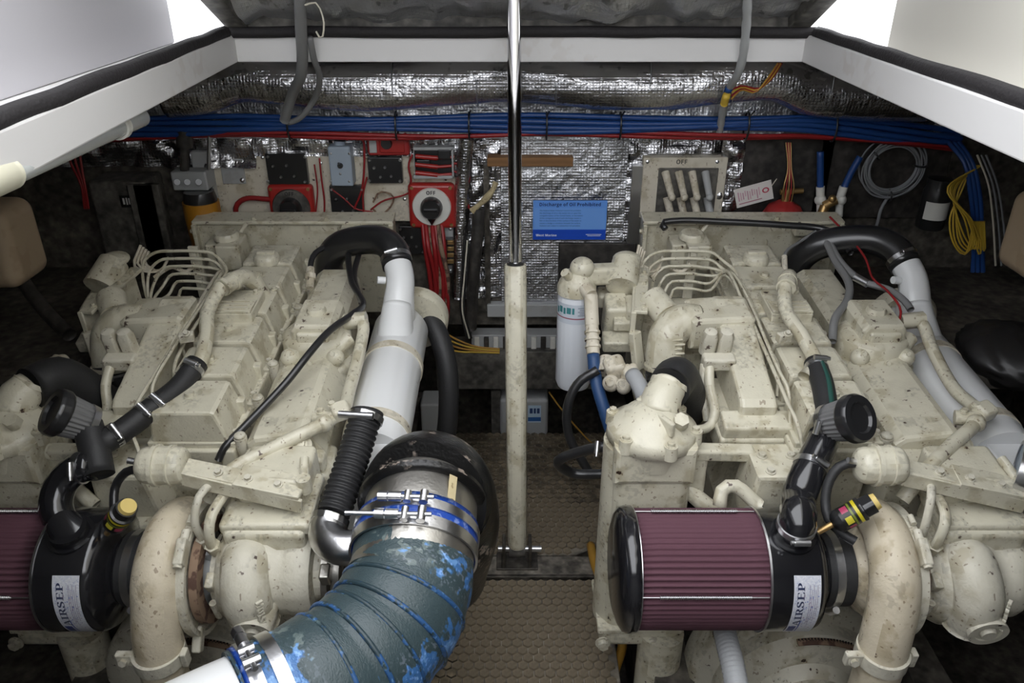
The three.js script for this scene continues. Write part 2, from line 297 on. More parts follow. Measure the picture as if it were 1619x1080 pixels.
{ // walkway
  const near = thing('floor_plate', 'near walkway plate with raised hexagon studs below the blue exhaust hose', 'floor plate', 'walkway plates');
  part('plate', box(-0.36, 0.268, -0.03, 0, -1.70, -0.6, 0.004), M.mat, near);
  const R = 0.0152, hex = new THREE.CylinderGeometry(R * 0.86, R * 0.97, 0.005, 6);
  const hg = metricUV(clean(hex));
  const dx = R * 2 * 0.90, dz = dx * 0.866;
  const cells = [];
  for (let j = 0; j * dz < 0.70; j++) for (let i = -13; i <= 13; i++) { const x = (i + (j & 1) / 2) * dx, z = -1.685 + j * dz; if (x > -0.345 && x < 0.252) cells.push([x, z]); }
  const seen = cells.filter(([x, z]) => x > -0.15 && x < 0.29 && z < -1.28), rest = cells.filter(([x, z]) => !(x > -0.15 && x < 0.29 && z < -1.28));
  seen.slice(0, 300).forEach(([x, z]) => { const m = new THREE.Mesh(hg, M.stud); m.name = 'stud'; m.position.set(x, 0.0022, z); m.castShadow = m.receiveShadow = true; near.add(m); });
  part('stud_field', rest.concat(seen.slice(300)).map(([x, z]) => hg.clone().translate(x, 0.0022, z)), M.stud, near, { kind: 'stuff' });
  settle(near);
  const far = thing('floor_plate', 'far walkway plate with rounded corner and hexagon studs around the ram', 'floor plate', 'walkway plates');
  const sh = new THREE.Shape(); sh.moveTo(-0.36, -2.44); sh.lineTo(0.36, -2.44); sh.lineTo(0.345, -2.05); sh.quadraticCurveTo(0.34, -1.86, 0.19, -1.80); sh.lineTo(-0.36, -1.79); sh.closePath();
  const inside = (x, z) => x > -0.35 && z < -1.805 && (x < 0.19 || Math.hypot((x - 0.17) / 0.165, (z + 2.04) / 0.225) < 1 || z < -2.05) && x < 0.335;
  part('plate', new THREE.ExtrudeGeometry(sh, { depth: 0.03, bevelEnabled: false }).rotateX(Math.PI / 2).translate(0, 0.004, 0), M.mat, far);
  const g2 = []; for (let j = 0; j * dz < 0.64; j++) for (let i = -13; i <= 13; i++) { const x = (i + (j & 1) / 2) * dx, z = -2.43 + j * dz; if (inside(x, z)) g2.push([x, z]); }
  const near2 = g2.slice().sort((p, q) => q[1] - p[1]).filter(([x]) => x > -0.12).slice(0, 160), set = new Set(near2);
  near2.forEach(([x, z]) => { const m = new THREE.Mesh(hg, M.stud); m.name = 'stud'; m.position.set(x, 0.0062, z); m.castShadow = m.receiveShadow = true; far.add(m); });
  part('stud_field', g2.filter((c) => !set.has(c)).map(([x, z]) => hg.clone().translate(x, 0.0062, z)), M.stud, far, { kind: 'stuff' });
  settle(far);
  const cb = thing('cross_beam', 'grey steel cross beam on the floor under the ram foot', 'beam');
  part('beam', box(-0.36, 0.36, -0.06, 0.008, -1.79, -1.712, 0.004), M.plate, cb);
  part('edge_angle', box(-0.36, 0.36, -0.03, 0.012, -1.712, -1.70, 0.002), M.greyMetal, cb); settle(cb);
}
{ // hatch ram
  const t = thing('hatch_ram', 'tall cream hydraulic hatch ram with chrome rod standing on the cross beam', 'ram');
  const foot = V(0.015, 0.07, -1.765), top = onZ(815, 418, -1.86), end = top.clone().add(top.clone().sub(foot).normalize().multiplyScalar(0.675)), ax = top.clone().sub(foot).normalize();
  part('cylinder', lathe([[0.0, 0], [0.026, 0], [0.0285, 0.012], [0.0285, top.distanceTo(foot) - 0.004], [0.0265, top.distanceTo(foot)], [0.016, top.distanceTo(foot)]], foot, ax, 36), M.cream, t);
  const g = part('rod', rod(top.clone().addScaledVector(ax, -0.02), end, 0.0165, 0.0165, 36), M.chrome, t); part('rod_seal', ring(top.clone(), ax, 0.022, 0.006, 0.007), M.black, g);
  part('top_clevis', [obox(end.clone().addScaledVector(ax, -0.02), 0.05, 0.04, 0.045, [0.1, 0, 0], 0.006), rod(end.clone().add(V(-0.035, -0.02, 0)), end.clone().add(V(0.035, -0.02, 0)), 0.007)], M.greyMetal, t);
  const b = part('foot_bracket', [box(-0.028, -0.018, 0.008, 0.085, -1.80, -1.735, 0.003), box(0.047, 0.057, 0.008, 0.085, -1.80, -1.735, 0.003), box(-0.045, 0.075, 0.008, 0.014, -1.80, -1.73, 0.002)], M.greyMetal, t);
  part('pin', rod(V(-0.04, 0.058, -1.765), V(0.085, 0.058, -1.765), 0.0085), M.steel, b);
  part('eye', [rod(V(-0.008, 0.058, -1.765), V(0.038, 0.058, -1.765), 0.024), rod(V(0.015, 0.05, -1.765), V(0.015, 0.09, -1.765), 0.02)], M.greyPaint, t);
  settle(t);
}
// ================================================================ engines
const engine = thing('marine_diesel_engine', 'cream-painted marine diesel engine to the right of the hatch ram', 'engine', 'twin marine diesels', frameR);
{
  const E = engine, C = M.cream;
  // crankcase, head
  part('engine_block', [prism([[-0.15, 0.10], [0.15, 0.10], [0.16, 0.30], [0.085, 0.50], [0.085, 0.60], [-0.085, 0.60], [-0.085, 0.50], [-0.17, 0.34]], -0.62, 0.26, 0.008)], C, E);
  part('cylinder_head', [box(-0.092, 0.098, 0.592, 0.652, -0.585, 0.268, 0.005)], C, E);
  // six rocker covers with sloping sides
  for (let i = 0; i < 6; i++) {
    const w1 = 0.258 - i * 0.1355, w0 = w1 - 0.127;
    const c = part('rocker_cover', [prism([[-0.078, 0.662], [0.088, 0.662], [0.068, 0.738], [0.060, 0.742], [-0.060, 0.742], [-0.068, 0.738]], w0 + 0.004, w1 - 0.004, 0.006), box(-0.086, 0.100, 0.650, 0.666, w0, w1, 0.003), box(0.072, 0.094, 0.664, 0.70, w0 + 0.006, w0 + 0.028, 0.004)], C, E);
    part('bolt', bolt(V(0.0, 0.741, (w0 + w1) / 2), UPV, 0.010, 0.009), C, c);
    part('stud_post', [rod(V(0.112, 0.56, w1 - 0.012), V(0.108, 0.672, w1 - 0.012), 0.0135), sphere(V(0.108, 0.676, w1 - 0.012), 0.0125, 1, 0.6, 1), ...bolt(V(0.094, 0.668, w1 - 0.03), UPV, 0.007)], M.turbine, E);
  }
  { const c = part('oil_filler_cap', lathe([[0, 0.020], [0.026, 0.020], [0.033, 0.015], [0.036, 0.004], [0.036, -0.006], [0, -0.006]], V(-0.002, 0.745, -0.438), UPV), C, E); part('grip', box(-0.028, 0.024, 0.760, 0.772, -0.446, -0.430, 0.004), C, c); }
  // breather box on the covers
  { const c = part('breather_box', [box(-0.052, 0.050, 0.738, 0.768, -0.225, -0.105, 0.006), box(-0.050, 0.048, 0.766, 0.774, -0.165, -0.105, 0.003)], C, E); part('rib', [0, 1, 2].map((k) => box(-0.045, 0.043, 0.773, 0.777, -0.155 + k * 0.018, -0.149 + k * 0.018, 0.001)), C, c); part('bolt', bolt(V(0.035, 0.768, -0.205), UPV, 0.006), C, c); }
  // cream breather pipe arching off the covers
  const pipeTop = V(-0.020, 0.822, -0.145), pipeEnd = eL(312, 578, 1.74);
  const bp = part('breather_pipe', sweep([pipeTop.clone().add(V(0.02, -0.005, -0.05)), pipeTop, eL(329, 492, 1.86), eL(326, 535, 1.80), pipeEnd, pipeEnd.clone().add(V(-0.03, -0.012, 0.03))], 0.0165), C, E);
  part('pipe_sleeve', [sweep([pipeTop.clone().add(V(0.045, -0.05, -0.10)), pipeTop.clone().add(V(0.03, -0.01, -0.065)), pipeTop.clone().add(V(0.002, 0.0, 0.012))], 0.0205), ring(pipeTop.clone().add(V(0.004, 0, 0)), V(-0.4, -0.1, 1), 0.0235, 0.005, 0.009), ring(pipeTop.clone().add(V(0.018, -0.004, -0.035)), V(-0.4, 0, 1), 0.0235, 0.005, 0.009)], C, bp);
  part('pipe_foot', [rod(V(0.04, 0.735, -0.25), V(0.026, 0.80, -0.235), 0.017), ...bolt(V(0.06, 0.742, -0.27), UPV, 0.006)], C, bp);

  // belt guard across the front
  { const g = part('belt_guard', [box(-0.285, 0.322, 0.44, 0.762, -0.705, -0.668, 0.004), box(-0.285, 0.322, 0.752, 0.764, -0.73, -0.655, 0.004), box(0.308, 0.322, 0.50, 0.755, -0.705, -0.645, 0.003), box(-0.285, -0.272, 0.50, 0.755, -0.705, -0.645, 0.003)], C, E);
    part('bolt', bolt(V(-0.285, 0.73, -0.66), V(-1, 0, 0), 0.007), C, g); part('bolt', bolt(V(-0.10, 0.764, -0.67), UPV, 0.006), C, g); part('bolt', bolt(V(0.12, 0.764, -0.67), UPV, 0.006), C, g);
    part('hose_block', [box(0.165, 0.245, 0.728, 0.752, -0.665, -0.625, 0.004)], C, g);
    part('gusset', prism([[0.10, 0.60], [0.15, 0.60], [0.10, 0.70]], -0.668, -0.655, 0.002), C, g); }
  // coolant filler box ahead of the covers
  { const g = part('coolant_box', [box(-0.175, -0.105, 0.67, 0.748, -0.605, -0.515, 0.006), box(-0.215, -0.165, 0.66, 0.738, -0.625, -0.545, 0.006)], C, E); part('lid', [lathe([[0, 0.018], [0.030, 0.018], [0.036, 0.010], [0.036, 0]], V(-0.155, 0.748, -0.575), UPV), rod(V(-0.12, 0.757, -0.60), V(-0.10, 0.78, -0.61), 0.006)], C, g); }

  // cooled exhaust manifold and thermostat housing
  part('manifold_front', [prism([[0.128, 0.56], [0.255, 0.56], [0.245, 0.675], [0.222, 0.704], [0.146, 0.704], [0.128, 0.69]], -0.465, -0.165, 0.008)], C, E);
  { const g = part('thermostat_housing', [lathe([[0, 0.04], [0.070, 0.04], [0.082, 0.03], [0.084, -0.02], [0.075, -0.08], [0, -0.08]], V(0.203, 0.685, -0.098), UPV, 40), prism([[0.150, 0.700], [0.262, 0.700], [0.258, 0.748], [0.248, 0.764], [0.165, 0.764], [0.154, 0.748]], -0.185, -0.052, 0.008), box(0.168, 0.245, 0.712, 0.748, -0.056, -0.040, 0.012)], C, E);
    part('housing_cap', lathe([[0, 0.012], [0.020, 0.012], [0.024, 0.004], [0.024, 0]], V(0.205, 0.764, -0.120), UPV), C, g);
    part('flange', [lathe([[0.06, 0.012], [0.086, 0.012], [0.092, 0.006], [0.090, -0.012], [0.06, -0.012]], V(0.203, 0.655, -0.07), UPV, 40), sphere(V(0.150, 0.69, -0.03), 0.022), sphere(V(0.258, 0.69, -0.03), 0.022), rod(V(0.25, 0.695, -0.05), V(0.285, 0.71, -0.085), 0.02)], C, g);
    for (const [bu, bv, bw] of [[0.152, 0.705, -0.022], [0.256, 0.705, -0.022], [0.205, 0.69, -0.004]]) part('bolt', bolt(V(bu, bv, bw), V(0, 0.6, 1), 0.006), C, g); }
  part('manifold_rear', [prism([[0.118, 0.52], [0.290, 0.52], [0.285, 0.635], [0.252, 0.690], [0.236, 0.695], [0.140, 0.680], [0.122, 0.662]], -0.045, 0.262, 0.010)], C, E);
  part('manifold_foot', [box(0.12, 0.29, 0.54, 0.655, 0.255, 0.30, 0.012), box(0.105, 0.30, 0.44, 0.62, 0.20, 0.31, 0.015), rod(V(0.245, 0.64, 0.255), V(0.245, 0.682, 0.285), 0.024), ...bolt(V(0.245, 0.684, 0.286), V(0, 1, 0.6), 0.012)], C, E);

  // white heat exchanger beside the manifold
  { const A0 = V(0.378, 0.603, -0.34), A1 = V(0.378, 0.603, 0.235), d = V(0, 0, 1);
    const h = part('heat_exchanger', [lathe([[0, 0], [0.045, 0.004], [0.062, 0.02], [0.0735, 0.05], [0.0735, 0.575], [0, 0.575]], A0, d, 44)], M.white, E);
    part('riser_elbow', [sweep([V(0.378, 0.61, -0.245), V(0.381, 0.70, -0.275), V(0.384, 0.745, -0.318), V(0.368, 0.782, -0.372)], (t) => 0.044 - 0.007 * step(0.2, 0.7, t), { rad: 24 }), sweep([V(0.378, 0.60, -0.13), V(0.378, 0.655, -0.205), V(0.379, 0.70, -0.262)], (t) => 0.058 - 0.02 * t, { rad: 24 }), rod(V(0.345, 0.748, -0.31), V(0.325, 0.752, -0.305), 0.010)], M.white, h);
    part('strap', [ring(V(0.378, 0.603, -0.125), d, 0.0765, 0.004, 0.024, 44)], M.offWhite, h);
    part('strap', [ring(V(0.378, 0.603, 0.150), d, 0.0765, 0.004, 0.024, 44)], M.offWhite, h);
    part('end_disc', lathe([[0, 0.02], [0.085, 0.02], [0.092, 0.01], [0.092, -0.02], [0, -0.02]], V(0.41, 0.60, -0.36), d, 40), C, E);
    part('rear_box', [prism([[0.30, 0.46], [0.46, 0.46], [0.46, 0.61], [0.43, 0.645], [0.335, 0.645], [0.30, 0.61]], 0.225, 0.315, 0.012)], M.white, E); }
  // bypass pipe from the thermostat down to the turbo arm
  { const p = [V(0.300, 0.742, -0.128), V(0.318, 0.738, -0.105), V(0.319, 0.712, -0.04), V(0.315, 0.690, 0.10), V(0.317, 0.700, 0.190), V(0.290, 0.705, 0.238), V(0.215, 0.700, 0.30), V(0.125, 0.688, 0.375), V(0.085, 0.64, 0.40)];
    const g = part('bypass_pipe', sweep(p, 0.0145), C, E);
    part('union', [rod(V(0.270, 0.738, -0.115), V(0.325, 0.745, -0.115), 0.020, 0.020, 6), obox(V(0.318, 0.715, 0.212), 0.038, 0.032, 0.038, [0.2, 0.4, 0], 0.008), sphere(V(0.288, 0.706, 0.242), 0.019)], C, g);
    part('pipe_flange', [rod(V(0.262, 0.695, 0.208), V(0.300, 0.70, 0.220), 0.016), ...bolt(V(0.275, 0.712, 0.212), UPV, 0.007), ...bolt(V(0.300, 0.724, 0.205), UPV, 0.007)], C, g); }

  // intake: end box, sloping charge cooler, elbow
  { const g = part('charge_cooler', [prism([[-0.252, 0.690], [-0.105, 0.690], [-0.102, 0.772], [-0.112, 0.780], [-0.242, 0.772], [-0.252, 0.765]], -0.178, -0.062, 0.010)], C, E);
    // side profile in (w, v) pushed along u
    const sh = new THREE.Shape([[-0.175, 0.66], [-0.175, 0.776], [-0.150, 0.782], [0.165, 0.712], [0.180, 0.700], [0.182, 0.60]].map(([w, v]) => new THREE.Vector2(w, v)));
    const slab = new THREE.ExtrudeGeometry(sh, { depth: 0.062, bevelEnabled: true, bevelThickness: 0.010, bevelSize: 0.010, bevelOffset: -0.010, bevelSegments: 3 }).rotateY(-Math.PI / 2).translate(-0.115, 0, 0);
    part('cooler_body', slab, C, g);
    part('cooler_flange', [box(-0.230, -0.075, 0.585, 0.640, -0.02, 0.215, 0.008), obox(V(-0.150, 0.655, 0.185), 0.15, 0.045, 0.055, [0.2, 0, 0], 0.008)], C, g);
    for (const [bu, bw] of [[-0.21, 0.17], [-0.21, 0.06], [-0.09, 0.19]]) part('bolt', bolt(V(bu, 0.642, bw), UPV, 0.008), C, g);
    const el = part('intake_elbow', sweep([V(-0.225, 0.732, -0.118), V(-0.265, 0.736, -0.114), V(-0.296, 0.715, -0.100), V(-0.304, 0.675, -0.085), V(-0.304, 0.632, -0.070)], 0.046, { rad: 24, n: 24 }), C, E);
    part('elbow_lip', [ring(V(-0.304, 0.640, -0.073), V(0, -1, 0.3), 0.0505, 0.008, 0.010)], C, el);
    part('casting_rib', [0, 1, 2, 3, 4].map((k) => obox(V(-0.288 + (k & 1) * 0.006, 0.722 - k * 0.011, -0.056 + k * 0.003), 0.034, 0.005, 0.006, [0.2, 0, 0.1], 0.002)), C, el); }
  // solenoid knobs and tubes on the cooler side
  { const k1 = eR(1121, 540, 1.80), k2 = eR(1146, 540, 1.80);
    const g = part('valve_pair', [lathe([[0, 0.035], [0.014, 0.03], [0.019, 0.015], [0.019, -0.03], [0, -0.03]], k1, V(0, 1, 0.15)), lathe([[0, 0.035], [0.014, 0.03], [0.019, 0.015], [0.019, -0.03], [0, -0.03]], k2, V(0, 1, 0.15)), obox(eR(1136, 572, 1.80), 0.075, 0.034, 0.035, [0.1, 0, 0], 0.008)], M.turbine, E);
    part('tube', sweep([eR(1122, 570, 1.80), eR(1122, 610, 1.78), eR(1130, 650, 1.77), eR(1122, 674, 1.76), eR(1090, 682, 1.74)], 0.011), C, g);
    part('tube', sweep([eR(1113, 575, 1.80), eR(1112, 620, 1.80), eR(1118, 665, 1.80)], 0.009), M.turbine, g); }

  // injection pump with its side plate
  { const far = eL(208, 427, 2.13), near = eL(126, 497, 1.94), dn = V(0, -0.045, 0);
    const g = part('pump_plate', [pbar(far.clone().add(dn), near.clone().add(dn), 0.014, 0.10, 0.003), pbar(far.clone().add(V(0.016, 0.004, 0)), near.clone().add(V(0.016, 0.004, 0)), 0.034, 0.010, 0.003), pbar(near.clone().add(V(0.006, -0.05, 0)), near.clone().add(V(0.022, -0.15, 0.02)), 0.03, 0.02, 0.004)], C, E);
    for (const k of [0.15, 0.4, 0.65, 0.9]) part('bolt', bolt(far.clone().lerp(near, k).add(V(0.022, 0.009, 0)), UPV, 0.005), C, g);
    part('pump_body', [box(-0.345, -0.175, 0.42, 0.640, -0.42, -0.12, 0.015), rod(V(-0.26, 0.55, -0.13), V(-0.26, 0.55, -0.04), 0.06)], C, E);
    part('governor_housing', [obox(eR(972, 503, 2.10), 0.062, 0.125, 0.075, [0.2, 0, 0], 0.012), obox(eR(1000, 505, 2.08), 0.046, 0.12, 0.07, [0.2, 0, 0], 0.010), obox(eR(976, 540, 2.06), 0.078, 0.035, 0.05, [0.2, 0, 0], 0.006), obox(eR(958, 470, 2.13), 0.05, 0.045, 0.05, [0.2, 0, 0], 0.01), obox(eR(985, 512, 2.05), 0.05, 0.03, 0.03, [0.2, 0, 0], 0.006)], C, E);
    part('fuel_pump', [obox(eR(972, 588, 1.95), 0.052, 0.085, 0.05, [0.2, 0.2, 0.15], 0.014), obox(eR(992, 596, 1.93), 0.034, 0.06, 0.04, [0.2, -0.2, -0.2], 0.010), rod(eR(960, 566, 1.97), eR(957, 590, 1.95), 0.019, 0.022), sphere(eR(966, 606, 1.92), 0.021), sphere(eR(986, 612, 1.91), 0.018), rod(eR(998, 580, 1.93), eR(1008, 606, 1.90), 0.014), ...bolt(eR(964, 604, 1.90), V(0, 0.4, 1), 0.009), ...bolt(eR(982, 606, 1.90), V(0, 0.4, 1), 0.009), ...bolt(eR(976, 580, 1.92), V(0, 0.4, 1), 0.008)], M.offWhite, E); }
  // pump cover drum behind the plate
  part('lift_drum', [rod(eR(983, 455, 2.06), eR(990, 415, 2.10), 0.042, 0.038, 24), sphere(eR(991, 410, 2.10), 0.038, 1, 0.45, 1)], C, E);
  part('pump_snout', rod(eR(1030, 470, 1.99), eR(1055, 500, 1.95), 0.035), C, E);
  // six injector lines
  { const gx = -0.187, gz = -0.408;
    const br = part('line_bracket', [box(gx - 0.014, gx + 0.014, 0.640, 0.800, gz - 0.006, gz + 0.004, 0.002), ...[0, 1, 2].map((k) => obox(V(gx, 0.70 + k * 0.04, gz + 0.006), 0.016, 0.014, 0.008, [0, 0, 0], 0.002))], M.turbine, E);
    for (let i = 0; i < 6; i++) {
      const y = 0.792 - i * 0.021, z = gz + 0.012 + i * 0.004, ww = 0.20 - (5 - i) * 0.1355 + 0.0;
      const wi = -0.34 + i * 0.10, run = -0.084 - (i % 3) * 0.0095, rise = 0.752 - (i % 2) * 0.010;
      part('injector_line', sweep([V(-0.298 + i * 0.012, 0.635, -0.32 + i * 0.024), V(-0.325 + i * 0.014, 0.685, -0.36 + i * 0.018), V(-0.322 + i * 0.015, y - 0.03, gz + 0.02 + i * 0.006), V(-0.285 + i * 0.010, y - 0.004, z), V(-0.235, y, z), V(gx, y, z), V(-0.135, y - 0.006, z), V(-0.110, Math.max(y - 0.022, rise - 0.01), z + 0.012), V(run, rise + 0.006, z + 0.05), V(run, rise, Math.max(z + 0.09, wi)), V(run, rise - 0.004, wi + 0.06), V(run + 0.004, rise - 0.012, wi + 0.11), V(-0.082, 0.672, wi + 0.14)], 0.0042, { rad: 8, step: 0.012 }), C, E);
    }
    part('line_clip', [obox(eL(295, 533, 1.80), 0.034, 0.022, 0.020, [0, 0.3, 0], 0.004), ...bolt(eL(295, 528, 1.79), V(0, 1, 0.5), 0.006)], M.turbine, br);
    part('return_line', sweep([V(-0.30, 0.72, -0.38), V(-0.255, 0.742, -0.40), V(-0.215, 0.73, -0.395), V(-0.19, 0.75, -0.40)], 0.006, { rad: 8 }), M.offWhite, br);
    part('wire_loop', [0, 1, 2, 3].map((k) => sweep([V(-0.315 - k * 0.006, 0.78 + k * 0.006, -0.42), V(-0.325 - k * 0.006, 0.755, -0.40 + k * 0.008), V(-0.285, 0.735, -0.39), V(-0.265, 0.762, -0.42)], 0.004, { rad: 7 })), M.offWhite, br); }
  // bracket between cooler and water canister, and its mount block
  { const g = part('canister_bracket', [pbar(V(-0.300, 0.640, 0.255), V(-0.165, 0.628, 0.245), 0.034, 0.03, 0.008), sweep([V(-0.29, 0.64, 0.255), V(-0.335, 0.63, 0.25), V(-0.345, 0.585, 0.25)], 0.018)], C, E);
    const m = part('mount_block', [prism([[-0.19, 0.52], [-0.055, 0.52], [-0.07, 0.640], [-0.18, 0.640]], 0.225, 0.335, 0.008), box(-0.185, -0.065, 0.44, 0.53, 0.225, 0.365, 0.008)], C, E);
    for (const [u, w] of [[-0.155, 0.27], [-0.095, 0.27], [-0.150, 0.318], [-0.090, 0.318]]) part('bolt', bolt(V(u, 0.640, w), UPV, 0.008), M.turbine, m);
    part('lower_pipe', sweep([V(-0.325, 0.585, 0.20), V(-0.30, 0.545, 0.26), V(-0.23, 0.50, 0.30), V(-0.13, 0.46, 0.34)], 0.019), C, E);
    part('drain_pipe', sweep([eR(1138, 800, 1.62), eR(1142, 775, 1.62), eR(1160, 768, 1.62), eR(1200, 800, 1.62)], 0.0145), C, E); }
  // flywheel housing with its vent screen
  { const c = V(-0.02, 0.075, 0.425), d = V(0, 0.12, 1);
    const g = part('flywheel_housing', [lathe([[0, 0.075], [0.11, 0.075], [0.125, 0.045], [0.175, 0.04], [0.195, 0.030], [0.200, 0.0], [0.238, -0.01], [0.245, -0.02], [0.245, -0.09], [0, -0.09]], c, d, 64), lathe([[0, 0.115], [0.05, 0.115], [0.055, 0.10], [0.055, 0.07]], c, d, 32)], M.turbine, E);
    for (const a of [20, 48, 76, 104, 132, 160]) part('bolt', bolt(c.clone().add(V(Math.cos(a * Math.PI / 180) * 0.222, Math.sin(a * Math.PI / 180) * 0.222, -0.028)), d, 0.009), M.turbine, g);
    const holes = []; for (let j = 0; j < 4; j++) for (let i = 0; i < 18; i++) { const a = (100 - i * 2.05 + (j & 1)) * Math.PI / 180, r = 0.178 + j * 0.0062; holes.push(orient(new THREE.CylinderGeometry(0.0019, 0.0019, 0.002, 8), c.clone().add(V(Math.cos(a) * r, Math.sin(a) * r, 0.0165)), d)); }
    const sp = []; for (let i = 0; i <= 20; i++) { const a = (102 - i * 2.0) * Math.PI / 180; sp.push([a]); }
    const band = sp.map(([a]) => c.clone().add(V(Math.cos(a) * 0.188, Math.sin(a) * 0.188, 0.013)));
    part('vent_screen', sweep(band, 0.0135, { rad: 10, flat: 0.3 }), M.rust, g, { label: 'rusty perforated vent screen' });
    part('vent_hole', holes, M.dark, g, { kind: 'stuff' }); }
  settle(engine);
}
const engineL = twin(engine, LEFT, 'cream-painted marine diesel engine to the left of the hatch ram');

// vertical raw-water canister of each engine
const canister = thing('water_canister', 'tall cream water canister beside the right engine, behind the purple air filter', 'canister', 'raw water canisters', frameR);
{
  const top = eR(1032, 668, 1.66), R0 = 0.086;                                   // middle of the domed lid
  const up = V(0, Math.cos(TILT), -Math.sin(TILT)), cx = top.x, cz = top.z, cy = top.y - 0.02;
  const q = new THREE.Quaternion().setFromUnitVectors(UPV, up), o = V(cx, cy, cz), put = (g) => g.applyQuaternion(q).translate(o.x, o.y, o.z);
  const b = part('body', [put(prism([[-0.085, -0.09], [0.085, -0.09], [0.085, 0], [-0.085, 0]], -0.075, 0.075, 0.012)), put(new RoundedBoxGeometry(0.165, 0.50, 0.14, 3, 0.03).translate(0, -0.27, 0)), put(new THREE.CylinderGeometry(R0, 0.078, 0.06, 40).translate(0, -0.03, 0)), put(new THREE.CylinderGeometry(0.070, 0.072, 0.49, 36).translate(-0.03, -0.27, 0.0))], M.cream, canister);
  part('side_lug', [put(new RoundedBoxGeometry(0.05, 0.10, 0.06, 2, 0.008).translate(0.095, -0.10, 0.0))], M.cream, b);
  const lid = part('lid', [put(new THREE.LatheGeometry([[0, 0.066], [0.034, 0.060], [0.060, 0.042], [0.082, 0.018], [0.094, 0.012], [0.096, -0.012], [0.08, -0.014]].map(([r, y]) => new THREE.Vector2(r, y)), 44))], M.cream, canister);
  part('rib', [put(new RoundedBoxGeometry(0.012, 0.034, 0.12, 2, 0.005).rotateY(0.5).translate(0.0, 0.045, 0.02))], M.cream, lid);
    for (const a of [-150, -95, -40, 20, 75, 135]) part('lug', [put(new THREE.CylinderGeometry(0.014, 0.015, 0.03, 16).translate(Math.cos(a * Math.PI / 180) * 0.09, 0.004, Math.sin(a * Math.PI / 180) * 0.09)), ...bolt(V(Math.cos(a * Math.PI / 180) * 0.09, 0.018, Math.sin(a * Math.PI / 180) * 0.09), UPV, 0.008).map((g) => put(g))], M.cream, lid);
  part('drain_plug', [put(new THREE.CylinderGeometry(0.016, 0.017, 0.02, 6).rotateX(0.5).translate(0.048, 0.050, 0.045))], M.cream, lid);
  const nk = eR(1057, 612, 1.69);
  part('neck', [sweep([o.clone().addScaledVector(up, 0.03).add(V(0.012, 0, -0.01)), o.clone().lerp(nk, 0.6).addScaledVector(up, 0.02), nk], (t) => 0.046 - 0.008 * t, { rad: 24 }), ring(nk, nk.clone().sub(o).normalize(), 0.042, 0.006, 0.01)], M.cream, lid);
  part('foot', [put(new RoundedBoxGeometry(0.185, 0.05, 0.16, 3, 0.02).translate(0, -0.53, 0.0)), put(new THREE.CylinderGeometry(0.052, 0.052, 0.28, 28).translate(0.055, -0.66, 0.06)), put(new RoundedBoxGeometry(0.195, 0.014, 0.165, 2, 0.004).translate(0, -0.502, 0))], M.cream, canister);
  part('bolt', bolt(V(-0.085, -0.53, 0.087), V(0, 0, 1), 0.013, 0.012).map((g) => put(g)), M.turbine, canister); part('bolt', bolt(V(0.03, -0.525, 0.087), V(0, 0, 1), 0.009).map((g) => put(g)), M.turbine, canister);
  settle(canister);
}
twin(canister, LEFT, 'tall cream water canister at the left edge, beside the left engine');
